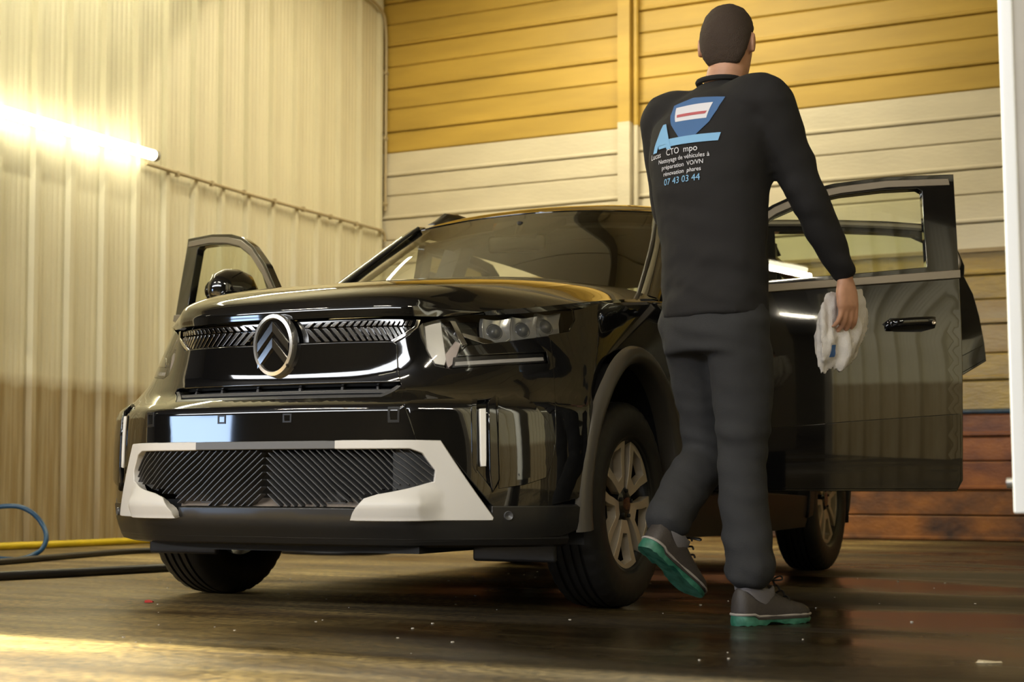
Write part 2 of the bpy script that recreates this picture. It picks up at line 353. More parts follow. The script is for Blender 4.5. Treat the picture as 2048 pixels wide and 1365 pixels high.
# ================================================================= SETTING
def hall_obj(mb, name, mat, parent=None, smooth=False, angle=35):
    o = mb.build(name, mat, None, smooth, angle)
    if parent is None: o.matrix_world = HM
    else: o.parent = parent
    return o
def floor_material():
    m = bpy.data.materials.new('wet_stained_concrete'); m.use_nodes = True; nt = m.node_tree; b = nt.nodes['Principled BSDF']; L = nt.links.new
    tc = nn(nt, 'ShaderNodeTexCoord')
    def noise(scale, det, sc=(1, 1, 1), dist=0):
        mp = nn(nt, 'ShaderNodeMapping'); mp.inputs['Scale'].default_value = sc; L(tc.outputs['Object'], mp.inputs[0])
        n = nn(nt, 'ShaderNodeTexNoise'); n.inputs['Scale'].default_value = scale; n.inputs['Detail'].default_value = det; n.inputs['Distortion'].default_value = dist; L(mp.outputs[0], n.inputs['Vector']); return n
    def ramp(src, *st):
        r = nn(nt, 'ShaderNodeValToRGB'); L(src, r.inputs[0]); e = r.color_ramp.elements
        e[0].position, e[0].color = st[0][0], (*st[0][1], 1); e[1].position, e[1].color = st[-1][0], (*st[-1][1], 1)
        for p, c in st[1:-1]: q = e.new(p); q.color = (*c, 1)
        return r
    big = noise(.9, 5, (.6, 1.6, 1), .6); c1 = ramp(big.outputs[0], (.3, (.011, .0072, .0034)), (.5, (.025, .018, .0085)), (.7, (.055, .043, .023)))
    fine = noise(38, 9); c2 = ramp(fine.outputs[0], (.32, (.35, .35, .35)), (.68, (1.75, 1.72, 1.6)))
    mul = nn(nt, 'ShaderNodeMix', data_type='RGBA', blend_type='MULTIPLY'); mul.inputs[0].default_value = 1
    L(c1.outputs[0], mul.inputs[6]); L(c2.outputs[0], mul.inputs[7])
    streak = noise(2.2, 5, (.45, 3.2, 1), .4); c3 = ramp(streak.outputs[0], (.42, (1, 1, 1)), (.62, (.50, .45, .38)))
    mul2 = nn(nt, 'ShaderNodeMix', data_type='RGBA', blend_type='MULTIPLY'); mul2.inputs[0].default_value = 1
    L(mul.outputs[2], mul2.inputs[6]); L(c3.outputs[0], mul2.inputs[7])
    # light on the left painted into the colour; dark wet concrete on the right
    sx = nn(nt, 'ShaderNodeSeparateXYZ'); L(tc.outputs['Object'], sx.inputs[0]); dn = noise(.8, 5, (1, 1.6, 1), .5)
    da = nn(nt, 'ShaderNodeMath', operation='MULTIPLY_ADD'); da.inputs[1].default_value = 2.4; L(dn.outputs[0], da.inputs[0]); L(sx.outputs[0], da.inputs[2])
    left_light = nn(nt, 'ShaderNodeMapRange'); left_light.interpolation_type = 'SMOOTHSTEP'; left_light.inputs[1].default_value = 7.1; left_light.inputs[2].default_value = 5.3; left_light.inputs[3].default_value = 0; left_light.inputs[4].default_value = 1; L(da.outputs[0], left_light.inputs[0])
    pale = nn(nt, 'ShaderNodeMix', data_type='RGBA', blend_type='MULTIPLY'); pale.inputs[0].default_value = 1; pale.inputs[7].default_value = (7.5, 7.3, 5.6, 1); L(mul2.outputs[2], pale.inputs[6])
    fin = nn(nt, 'ShaderNodeMix', data_type='RGBA'); L(left_light.outputs[0], fin.inputs[0]); L(mul2.outputs[2], fin.inputs[6]); L(pale.outputs[2], fin.inputs[7]); L(fin.outputs[2], b.inputs['Base Color'])
    wet = noise(.75, 4, (.7, 1.8, 1), .3); rr = ramp(wet.outputs[0], (.36, (.11, .11, .11)), (.48, (.28, .28, .28)), (.62, (.55, .55, .55)))
    rm = nn(nt, 'ShaderNodeMath', operation='MULTIPLY_ADD'); rm.inputs[1].default_value = .22; rm.use_clamp = True; L(left_light.outputs[0], rm.inputs[0]); L(rr.outputs[0], rm.inputs[2]); L(rm.outputs[0], b.inputs['Roughness'])
    bp = nn(nt, 'ShaderNodeBump'); bp.inputs['Strength'].default_value = .4; bp.inputs['Distance'].default_value = .012
    bn = noise(40, 9); 
    ad = nn(nt, 'ShaderNodeMath', operation='MULTIPLY'); L(bn.outputs[0], ad.inputs[0]); L(rr.outputs[0], ad.inputs[1]); L(ad.outputs[0], bp.inputs['Height']); L(bp.outputs[0], b.inputs['Normal'])
    b.inputs['Specular IOR Level'].default_value = .5
    return m
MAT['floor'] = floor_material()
MAT['board_y'] = M('mustard_painted_board', (.52, .345, .065), .5, var=.16, vs=1.6, stretch=(.5, 1, 3), bump=.05, bs=14)
MAT['board_c'] = M('cream_painted_board', (.68, .62, .48), .6, var=.07, vs=2.5, stretch=(.6, 1, 2), bump=.22, bs=26)
MAT['board_w'] = M('weathered_yellow_board', (.40, .27, .055), .35, col2=(.27, .18, .045), vs=5, stretch=(.6, 1, 2), bump=.5, bs=30)
MAT['board_t'] = M('weathered_tan_board', (.36, .27, .13), .4, col2=(.30, .19, .05), vs=4, stretch=(.6, 1, 2), bump=.4, bs=30)
MAT['board_r'] = M('rusted_orange_board', (.36, .12, .02), .5, col2=(.09, .022, .010), vs=2.6, det=8, stretch=(.8, 1, 1.5), bump=.4, bs=40)
MAT['board_g'] = M('rusted_scuffed_board', (.36, .13, .018), .55, col2=(.05, .022, .012), vs=4, det=9, stretch=(.7, 1, 1), bump=.5, bs=40)
MAT['hall'] = M('dark_hall_paint', (.10, .085, .06), .7, var=.2)
MAT['hallwall'] = M('hall_wall_paint', (.24, .21, .16), .7, var=.2)
MAT['ceil'] = M('dark_roof_sheet', (.10, .085, .065), .7, var=.2)
MAT['postw'] = M('white_painted_steel', (.38, .355, .31), .5, var=.08, vs=6)
MAT['edge'] = M('white_edge_trim', (.80, .82, .84), .4)
MAT['conduit'] = M('beige_conduit', (.42, .34, .20), .5)
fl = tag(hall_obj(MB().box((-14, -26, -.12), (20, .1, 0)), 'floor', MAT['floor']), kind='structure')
# back wall: every board its own piece
wb = tag(hall_obj(MB().box((-.1, .02, 0), (10.5, .14, 5.9)), 'wall_back', MAT['hall']), kind='structure')
zs = [0.0, .192, .386, .603, .79, .985, 1.215, 1.417, 1.639, 1.824, 2.013, 2.195, 2.411, 2.63, 2.822, 3.036, 3.215, 3.432, 3.62, 3.832, 4.016, 4.222, 4.412, 4.616, 4.81, 5.01, 5.2, 5.4, 5.6]
for k in range(len(zs)-1):
    z0, z1 = zs[k], zs[k+1]; bead = (k % 2 == 0)
    mt = MAT['board_g'] if z1 < .40 else MAT['board_r'] if z1 < 1.0 else MAT['board_t'] if 1.40 < z0 < 1.65 or 1.62 < z0 < 1.75 else MAT['board_w'] if z1 < 2.2 else MAT['board_c'] if z1 < 3.45 else MAT['board_y']
    if bead: pr = [(.02, z0+.001), (-.016, z0+.004), (-.022, z0+.012), (-.022, z0+.026), (-.012, z0+.034), (-.010, z1-.012), (-.004, z1-.003), (.02, z1-.001)]
    else: pr = [(.02, z0+.002), (-.004, z0+.003), (-.012, z0+.012), (-.012, z1-.014), (-.003, z1-.005), (.02, z1-.004)]
    V = [(x, y, z) for x in (0, 10.4) for y, z in pr]; n = len(pr)
    F = [(j, j+1, n+j+1, n+j) for j in range(n-1)]+[tuple(range(n-1, -1, -1)), tuple(range(n, 2*n))]
    mesh_obj('wall_panel', V, F, mt, wb)
# sill trims on the back wall
t = MB().box((0, -.035, 2.185), (10.4, 0, 2.215)); hall_obj(t, 'wall_panel', MAT['board_t'], wb)
# left wall: corrugated cladding sheets, one piece from rib to rib
wl = tag(hall_obj(MB().box((-.16, -9.0, 0), (-.02, .0, 5.9)), 'wall_left', MAT['hall']), kind='structure')
P = .332; prof = [(0, 0)]
def rib(y): return [(.0, y-.034), (.032, y-.020), (.032, y+.014), (.0, y+.028)]
pr = [(0.0, .040), (.038, .026), (.038, -.012), (0.0, -.026)]
for c in range(5):
    y0 = -.062-c*.050; pr += [(0, y0+.02), (.004, y0+.009), (.004, y0-.009), (0, y0-.02)]
pr += [(0, -P+.040)]
V = [(x, y, z) for z in (0.0, 5.6) for x, y in pr]; n = len(pr); F = [(j+1, j, n+j, n+j+1) for j in range(n-1)]
cme = None
for k in range(27):
    if cme is None:
        o = mesh_obj('cladding_panel', V, F, MAT['cream'], wl); cme = o.data
    else: o = link('cladding_panel', cme, None, wl)
    o.location = (0, -.09-P*k, 0)
# bay right wall, lintel, ceilings, hall behind the camera
wr = tag(hall_obj(MB().box((10.42, -13.0, 0), (10.56, .1, 5.9)), 'wall_right', MAT['hall']), kind='structure')
for k in range(38):
    o = link('cladding_panel', cme, None, wr); o.matrix_basis = Matrix.Translation((10.40, -.42-P*k, 0)) @ Matrix.Rotation(math.pi, 4, 'Z')
ln = tag(hall_obj(MB().box((-.16, -9.08, 3.3), (10.42, -9.0, 5.9)), 'trim_1', MAT['hallwall']), kind='structure')
cl = tag(hall_obj(MB().box((-14, -26, 5.9), (20, .14, 6.0)), 'ceiling', MAT['ceil']), kind='structure')
hw = MB(); hw.box((-14, -9.16, 0), (-.16, -9.0, 5.9)); hw.box((10.56, -13.16, 0), (20, -13.0, 5.9)); tag(hall_obj(hw, 'wall_hall', MAT['hallwall']), kind='structure')
rw = MB(); rw.box((-14, -19.2, 0), (-6.4, -19, 4.0)).box((-6.4, -19.2, 1.75), (-3.8, -19, 4.0)).box((-3.8, -19.2, 0), (20, -19, 4.0)).box((-14, -19.2, 5.2), (20, -19, 5.9)).box((-14, -19.2, 4.0), (-6, -19, 5.2)).box((10, -19.2, 4.0), (20, -19, 5.2))
tag(hall_obj(rw, 'wall_rear', MAT['hall']), kind='structure')
sw = MB(); sw.box((-14.2, -19, 0), (-14, -9, 5.9)).box((20, -19, 0), (20.2, -9, 5.9))
tag(hall_obj(sw, 'wall_side', MAT['hallwall']), kind='structure')
# bay ceiling of cream boards with one slanting brace
bc = tag(hall_obj(MB().box((0, -9, 5.42), (10.4, 0, 5.5)), 'ceiling', MAT['hall']), kind='structure')
for k in range(15): hall_obj(MB().box((0, -8.98+.6*k, 5.38), (10.4, -8.40+.6*k, 5.42)), 'ceiling_panel', MAT['board_c'], bc)
hall_obj(MB().box((-.07, -5.2, -.12), (.07, 5.2, 0)), 'roof_brace', MAT['hall'], bc).matrix_basis = Matrix.Translation((3.6, -3.6, 5.38)) @ Matrix.Rotation(math.radians(42), 4, 'Z')
# pilaster on the back wall: yellow above, cream below
pm = MB(); pm.box((2.374, -.13, 0), (2.482, -.012, 3.455)); pil = tag(hall_obj(pm, 'trim_2', MAT['board_c']), kind='structure')
hall_obj(MB().box((2.374, -.13, 3.455), (2.482, -.012, 5.7)), 'upper_post', MAT['board_y'], pil)
hall_obj(MB().tube([(2.512, -.06, 0), (2.512, -.06, 3.43)], .022, 10), 'pipe', MAT['board_c'], pil, True)
hall_obj(MB().tube([(2.512, -.06, 3.43), (2.512, -.06, 5.7)], .024, 10), 'pipe', MAT['board_y'], pil, True)
# white frame post of the bay opening, nearest the camera
PX = 6.944
po = tag(hall_obj(MB().box((PX+.012, -9.10, .36), (7.34, -9.0, 4.0)), 'trim_3', MAT['postw']), kind='structure')
bevel_box('edge_strip', (PX, -9.108, .355), (PX+.026, -8.995, 4.0), .004, MAT['edge'], po)
bevel_box('post_leg', (PX+.030, -9.06, 0), (PX+.044, -9.03, .36), .004, M('galvanised_steel', (.32, .29, .25), .45, metal=.7), po)
bevel_box('rubber_seal', (PX+.05, -9.07, 0), (PX+.30, -9.01, .355), .004, MAT['cladding'], po)
bevel_box('kick_plate', (PX+.052, -9.09, .02), (PX+.30, -9.072, .33), .003, M('scuffed_grey_plate', (.36, .35, .33), .6, var=.3, vs=12), po)
mb = MB()
for a in range(1): mb.tube([(PX-.004, -9.07, .412), (PX-.016, -9.07, .412)], .011, 12)
hall_obj(mb, 'bolt', MAT['steel'], po, True)
po.matrix_world = HM @ Matrix.Translation((PX, -9.05, .36)) @ Matrix.Rotation(math.radians(-1.0), 4, 'Y') @ Matrix.Translation((-PX, 9.05, -.36))
# ---------------------------------------------------------------- lamps
def tube_lamp(label, y0, y1, z, x, power, axis='y', cat='lamp', group=None, col=(1, .93, .66), r=.028):
    """batten fitting with a glowing tube"""
    c = (y0+y1)/2; L = abs(y1-y0)
    Mw = HM @ (Matrix.Translation((x, c, z)) if axis == 'y' else Matrix.Translation((c, x, z)) @ Matrix.Rotation(math.pi/2, 4, 'Z'))
    e = empty('fluorescent_lamp', Mw); tag(e, label, cat, group)
    k = -1 if axis == 'y' else 1
    bevel_box('housing', (-.073 if axis == 'y' else -.03, -L/2, -.004 if axis == 'y' else .03), (-.026 if axis == 'y' else .03, L/2, .02 if axis == 'y' else .06), .003, MAT['postw'], e)
    m = MB()
    m.tube([(0, -L/2+.03, 0), (0, L/2-.03, 0)], r, 16); tb = m.build('tube', M('glowing_tube', (1, 1, .9), .4, emit=col, estr=power), e, True)
    for s in (-1, 1): MB().tube([(0, s*(L/2-.035), 0), (0, s*L/2, 0)], r*1.12, 14).build('end_cap', MAT['postw'], e, True)
    return e
tube_lamp('long glowing white tube lamp fixed along the ribbed cream wall', -6.0, -3.30, 2.775, .115, 14, col=(1, .96, .72), r=.036)
tube_lamp('long tube lamp on the outer face of the bay lintel, behind the camera view', 2.6, 5.4, 4.9, -9.13, 60, axis='x')
for k, (x, y) in enumerate([(1.0, -13.5), (5.5, -13.5), (10, -13.5), (-5, -12.5), (5.5, -17)]):
    tube_lamp('ceiling tube lamp over the hall behind the camera', x-.75, x+.75, 5.3, y, 22, axis='x', group='hall ceiling tubes')
wallwash = tube_lamp('tube lamp under the roof of the wash bay above the back wall', 1.3, 4.1, 5.0, -1.75, 10, axis='x', r=.018)
bevel_box('added_baffle', (-.215, -1.5, -.28), (-.20, 1.5, .10), .004, MAT['postw'], wallwash, M4=None)  # added baffle, hides the lamp from the hood so no streak shows
tube_lamp('tube lamp along the ribbed right wall outside the frame', -8.6, -6.2, 2.8, 10.28, 7, col=(1, .96, .72), r=.03)
tube_lamp('unseen fill tube added above the frame to brighten the ribbed left wall', -8.4, -3.0, 4.5, .9, 85, col=(1, .95, .70), r=.03)  # added fill lamp, lifts the left wall and the floor beside it
# conduit along the wall below and beside the lamp
cd = empty('cable_conduit', HM); tag(cd, 'beige cable conduit clipped along the ribbed wall from lamp to corner', 'conduit')
MB().tube(spline([(.054, -3.34, 2.72), (.054, -2.0, 2.704), (.054, -.5, 2.712), (.054, -.12, 2.71), (.056, -.06, 2.69), (.056, -.045, 2.62)], 6), .013, 10).build('pipe', MAT['conduit'], cd, True)
for k in range(8): bevel_box('clip', (.039, -3.0+k*.41, 2.686), (.072, -2.975+k*.41, 2.728), .004, MAT['conduit'], cd)
cd = empty('corner_conduit', HM); tag(cd, 'thin conduit running up the wall corner and bending left at the top', 'conduit')
MB().tube(spline([(.056, -.042, 2.9), (.056, -.042, 3.6), (.056, -.042, 4.3), (.056, -.052, 4.55), (.056, -.10, 4.70), (.056, -.28, 4.77), (.056, -.5, 4.78)], 8), .014, 10).build('pipe', MAT['conduit'], cd, True)
for k in range(3): bevel_box('clip', (.040, -.065, 2.95+k*.6), (.074, -.024, 2.975+k*.6), .004, MAT['conduit'], cd)
# ---------------------------------------------------------------- hoses and pipes
MAT['hose_k'] = M('black_rubber_hose', (.012, .011, .010), .45)
MAT['hose_b'] = M('blue_air_hose', (.005, .055, .13), .35)
MAT['hose_y'] = M('yellow_hose', (.62, .45, .012), .4, var=.1, vs=9)
def hose(name, label, cat, pts, r, mat, world=HM, n=10):
    m = MB(); m.tube(spline(pts, n), r, 12); o = m.build(name, mat, None, True); o.matrix_world = world; return tag(o, label, cat)
hose('yellow_hose', 'thick yellow hose lying on the floor along the cream wall', 'hose', [(.2, -9, .024), (.164, -6, .024), (.19, -4.8, .024), (.23, -4.2, .024), (.235, -3.47, .024), (.24, -3.2, .024)], .024, MAT['hose_y'])
hose('black_hose', 'long black hose on the floor ending in a flat loop behind the car front', 'hose',
     [(1.75, -8.2, .018), (1.60, -6.6, .018), (1.52, -6.1, .018), (1.36, -5.45, .018), (1.26, -4.8, .018), (1.45, -4.35, .018), (1.76, -4.25, .018), (2.2, -4.45, .018), (2.52, -4.38, .018), (2.55, -4.1, .018), (2.3, -3.75, .018), (1.95, -3.62, .018), (1.70, -3.8, .020), (1.66, -4.05, .03), (1.85, -4.26, .05)], .017, MAT['hose_k'])
hose('black_hose', 'black hose nearest the camera, lying from the left edge to the front tyre', 'hose', [(2.1, -9, .02), (2.35, -7.7, .02), (2.5, -7.15, .02), (2.585, -6.76, .02), (2.66, -6.3, .02), (2.74, -5.9, .02)], .02, MAT['hose_k'])
def wp(px, py, dep): return ((px-1024)*dep/3136, dep, .403+(980-py)*dep/3136)
hose('blue_hose', 'blue hose standing up in a round loop by the cream wall', 'hose',
     [wp(-220, 1120, 8.3), wp(-110, 1062, 8.4), wp(-30, 1029, 8.5), wp(30, 1021, 8.5), wp(65, 1033, 8.5), wp(88, 1058, 8.5), wp(96, 1083, 8.45), wp(88, 1106, 8.4), wp(68, 1119, 8.35), (-2.59, 8.25, .016), (-2.72, 8.33, .016), (-3.1, 8.6, .016)], .0135, MAT['hose_b'], Matrix())
hose('blue_pipe', 'dark blue pipe fixed across the back wall above the rusty boards', 'pipe', [(2.6, -.05, .975), (4.2, -.05, .975), (5.5, -.05, .975), (7.1, -.05, .975)], .02, M('dark_blue_pipe', (.012, .05, .09), .4, col2=(.02, .02, .02), vs=8), n=3)
hose('blue_hose', 'bright blue hose lying straight on the floor beyond the front bumper', 'hose', [(.86, -2.3, .02), (1.15, -2.2, .02), (1.48, -2.12, .02)], .022, M('bright_blue_hose', (.01, .05, .35), .4))
# ================================================================= CAR
car = empty('car', CM); tag(car, 'black compact car with silver bumper insert and both front doors open', 'car')
SARC = np.array([0, .25, .452, .577, .73, .90, 1.05, 1.20])
def s2i(s): return np.interp(np.abs(s), SARC, np.arange(8))*np.sign(s)
_ii = np.linspace(4, 13.5, 1200)
def x2i(x, z):
    xs = body(_ii, np.full(len(_ii), z))[:, 0]; return float(np.interp(-x, -xs, _ii))
def reg(name, poly, mat, off=0., thick=.015, parent=None, step=.03, **k): return region(name, poly, body, MAT[mat] if isinstance(mat, str) else mat, parent or car, off, thick, step, .17, **k)
# --- hood
hood = [
 [(.797,0,.926),(.782,.25,.926),(.738,.40,.927),(.672,.487,.928),(.612,.545,.934)],
 [(.795,0,.962),(.78,.25,.962),(.732,.41,.962),(.655,.50,.957),(.540,.618,.953)],
 [(.758,0,1.008),(.742,.26,1.008),(.69,.425,1.004),(.59,.535,.99),(.405,.705,.974)],
 [(.63,0,1.046),(.61,.27,1.046),(.54,.455,1.04),(.425,.60,1.022),(.22,.782,.999)],
 [(.30,0,1.100),(.29,.28,1.100),(.24,.49,1.091),(.16,.64,1.068),(.02,.805,1.028)],
 [(-.05,0,1.146),(-.06,.30,1.145),(-.10,.51,1.133),(-.15,.665,1.108),(-.22,.812,1.058)],
 [(-.36,0,1.170),(-.37,.30,1.168),(-.41,.52,1.153),(-.46,.68,1.128),(-.485,.80,1.088)]]
grid_patch('hood', [[(x, y, z+.006*(k > 2)) for x, y, z in r] for k, r in enumerate(hood)], 60, 81, MAT['paint'], car, .02, sym=True, flip=True)
# --- nose
gr = reg('upper_grille', symp([(0, .921), (2.56, .921), (2.47, .892), (1.87, .847), (0, .847)]), 'gloss', -.022, -.022)
for k in range(18):
    a = .36+.118*k
    lo = [(a, .893), (a+.055, .893), (a+.225, .853), (a+.165, .853)]
    if a+.225 < 1.90+.0: reg('slat', lo, 'darkchrome', -.006, .012, gr, .06, both=True, cham=.0015)
    elif a < 2.25: reg('slat', [(a, .893), (a+.055, .893), (a+.055+.5*(2.40-a), .893-.040*.5*(2.40-a)/.17), (a+.5*(2.40-a), .893-.040*.5*(2.40-a)/.17)], 'darkchrome', -.006, .012, gr, .06, both=True, cham=.0015)
    if a < 2.3: reg('slat', [(a-.01, .899), (a+.05, .899), (a+.115, .913), (a+.055, .913)], 'darkchrome', -.006, .012, gr, .06, both=True, cham=.0015)
reg('grille_trim', [(1.87, .8445), (2.50, .892), (2.60, .915), (2.50, .915), (2.43, .894), (1.83, .851)], 'chrome', .001, .012, gr, .03, both=True)
pan = reg('grille_panel', symp([(0, .845), (1.86, .845), (1.93, .838), (1.98, .724), (0, .722)]), 'gloss', .004, .03, cham=.006, step=.025)
sl = reg('air_intake', symp([(0, .717), (1.98, .717), (1.98, .708), (1.66, .676), (0, .676)]), 'void', -.04, -.04)
reg('slat', symp([(0, .6995), (1.86, .700), (1.86, .6945), (0, .694)]), 'slat', -.004, .03, sl)
for a in (-1.5, -.9, -.32, .3, .9, 1.5): reg('divider', [(a-.012, .716), (a-.012, .677), (a+.012, .677), (a+.012, .716)], 'slat', -.02, .02, sl)
reg('frame', symp([(0, .683), (1.62, .6825), (1.90, .7105), (1.97, .7105), (1.66, .676), (0, .6765)]), 'slat', .0, .03, sl)
# bumper skin
POD = [(3.644, .665), (4.088, .6745), (4.135, .424), (4.04, .391), (3.66, .468)]
bump_r = [(0, .674), (1.67, .674), (2.0, .707), (2.0, .73), (1.95, .843), (2.52, .889), (2.67, .905), (2.735, .8225), (2.94, .772), (3.27, .762), (5.22, .790), (5.19, .831), (3.42, .806), (3.60, .836), (4.33, .854), (5.3, .882),
          (5.3, .80), (5.30, .70), (5.27, .5466), (5.09, .4245), (5.10, .346), (4.06, .344), (3.02, .540), (2.49, .540), (2.2, .650), (0, .653)]
bmp = reg('front_bumper', symp(bump_r), 'paint', 0, .02, step=.024, holes=[POD, [(-u, v) for u, v in POD[::-1]]])
def facet(u, v): return .007*np.clip((np.abs(u)-4.1)/1.0, 0, 1)+.002
reg('bumper_side_panel', [(4.16, .672), (4.45, .688), (4.80, .655), (5.08, .60), (5.20, .545), (5.16, .48), (5.02, .432), (4.6, .41), (4.16, .398)], 'paint', facet, .012, bmp, both=True, cham=.002)
barp = reg('plate_panel', symp([(0, .649), (2.14, .647), (2.20, .640), (2.46, .541), (0, .541)]), 'gloss', .004, .03, cham=.006, step=.024)
for a, z, r in ((-2.02, .617, .105), (-.62, .612, .06), (.34, .612, .06), (2.0, .617, .105)):
    h = r*.22
    reg('plate_clip', [(a-r, z+h), (a+r, z+h), (a+r, z-h), (a-r, z-h)], 'lip', .006, .006, barp, holes=[[(a-r*.7, z+h*.7), (a-r*.7, z-h*.7), (a+r*.7, z-h*.7), (a+r*.7, z+h*.7)]], cham=.001)
# lower grille
LG = [(0, .519), (2.33, .519), (2.62, .506), (2.93, .452), (2.905, .4155), (1.757, .379), (1.56, .3665), (1.345, .335), (0, .335)]
lg = reg('lower_grille', symp([(0, .521), (2.35, .521), (2.64, .507), (2.96, .452), (2.93, .413), (1.757, .376), (1.56, .362), (1.345, .332), (0, .332)]), 'void', -.075, -.075)
reg('blank_panel', [(1.95, .517), (2.33, .517), (2.61, .505), (2.91, .452), (2.89, .418), (1.95, .388)], 'blank', -.022, .02, lg, both=True)
def floor_off(u, v): return -.074+(.368-np.clip(v, .335, .37))*1.9
reg('grille_floor', symp([(0, .368), (1.56, .368), (1.36, .336), (0, .336)]), M('greyish_beige_plastic', (.30, .25, .21), .5), floor_off, .004, lg)
for a in (-.95, .95):
    reg('tow_bracket', [(a-.1, .385), (a+.1, .385), (a+.14, .352), (a-.14, .352)], 'greybar', -.04, .03, lg)
LGa = np.array(symp(LG))
for k in range(-7, 31):
    # one diagonal rib each side of the centre line, falling outwards from the middle
    s0 = .020+.0255*k; pts = []
    for z in np.linspace(.521, .334, 26):
        s = s0+(.521-z)/.83+.10*max(0, s0)*(.521-z)
        if s < .004: continue
        i = float(s2i(s))
        if inside(np.array([[i, z]]), LGa)[0]: pts.append((i, z))
    if len(pts) < 3: continue
    pts = np.array(pts)[:: max(1, len(pts)//8)]
    P = body(pts[:, 0], pts[:, 1]); n = np.cross(body(pts[:, 0]+.01, pts[:, 1])-P, body(pts[:, 0], pts[:, 1]+.005)-P); n /= np.linalg.norm(n, axis=1, keepdims=True)
    t = np.gradient(P, axis=0); t /= np.linalg.norm(t, axis=1, keepdims=True); sd = np.cross(n, t)
    V = []
    for p, q, d in zip(P, n, sd): V += [p-q*.034-d*.0022, p-q*.006-d*.0014, p-q*.006+d*.0014, p-q*.034+d*.0022]
    K = len(P); F = [(4*a+j, 4*a+(j+1) % 4, 4*a+4+(j+1) % 4, 4*a+4+j) for a in range(K-1) for j in range(4)]+[(3, 2, 1, 0), (4*K-4, 4*K-3, 4*K-2, 4*K-1)]
    mesh_obj('slat', V, F, MAT['slat'], lg); mesh_obj('slat', [(a, -b, c) for a, b, c in V], [f[::-1] for f in F], MAT['slat'], lg)
# silver skid insert
def skid_off(u, v):
    au = np.abs(u); w_ = np.clip((3.05-au)/.5, 0, 1)
    lobe = np.clip((.418-v)/.075, 0, 1); lobe = lobe*lobe*(3-2*lobe)
    return .008+lobe*.030*w_-.012*np.clip((.335-v)/.03, 0, 1)*w_
SK = [(1.035, .5385), (3.01, .5375), (4.03, .3095), (4.02, .3045), (1.335, .3045), (1.56, .3655), (1.757, .378), (2.905, .4155), (2.935, .452), (2.625, .5055), (2.33, .5185), (1.035, .5185)]
skd = reg('skid_insert', SK, 'skid', skid_off, .03, step=.02, both=True, cham=.004)
reg('grille_top_bar', symp([(0, .5385), (1.03, .5385), (1.03, .5185), (0, .5185)]), 'greybar', .008, .03)
lipo = reg('bumper_lip', symp([(0, .333), (1.34, .333), (1.33, .303), (4.04, .303), (4.04, .341), (6.05, .341), (5.98, .275), (5.5, .255), (4.0, .245), (2.0, .235), (0, .235)]), 'lip', .004, .05, step=.025, cham=.008)
for s in (1, -1):
    i, z = 4.32*s, .316; p = body([i], [z])[0]; n = np.cross(body([i+.01], [z])[0]-p, body([i], [z+.005])[0]-p); n /= np.linalg.norm(n)
    m = MB(); m.lathe([(0, .0001), (.004, .010), (.006, .013), (0, .0145)], 20, 'z'); o = m.build('parking_sensor', MAT['slat'], car, True)
    o.matrix_basis = Matrix.Translation(Vector(p)+Vector(n)*.004) @ Vector(n).to_track_quat('Z', 'Y').to_matrix().to_4x4()
# lower edge roll and air deflectors
rings = []
for i in np.linspace(-5.7, 5.7, 60):
    p = body([i], [.245])[0]; n = np.array([p[0]-.1, p[1]*.6, 0]); n /= np.linalg.norm(n); t = []
    for a in np.linspace(0, math.pi*2, 9)[:-1]: t.append(Vector(p-n*.03)+Vector(n)*math.cos(a)*.035+Vector((0, 0, 1))*math.sin(a)*.026)
    rings.append(t)
MB().loft(rings).build('bumper_undertray_edge', MAT['lip'], car, True)
for s in (1, -1):
    lo, hi = sorted((s*.50, s*.79)); bevel_box('air_deflector', (.405, lo, .165), (.43, hi, .24), .01, M('dull_dark_plastic', (.018, .019, .024), .45), car)
# lamp pods with upright light strips
pod = reg('light_pod', POD, 'gloss', -.016, .02, step=.03, both=True, cham=.001)
for o in pod:
    mir = o is pod[1]
    reg('pod_fin', [(3.975, .650), (4.088, .6745), (4.135, .424), (4.04, .391), (4.0, .44)], 'gloss', .012, .03, o, .03, mirror=mir, cham=.006)
    reg('pod_edge', [(3.644, .665), (3.73, .667), (3.735, .445), (3.66, .468)], 'gloss', .003, .02, o, .03, mirror=mir, cham=.004)
    reg('light_strip', [(3.812, .634), (3.905, .636), (3.905, .466), (3.83, .466)], 'drl', .007, .02, o, .02, mirror=mir, cham=.004)
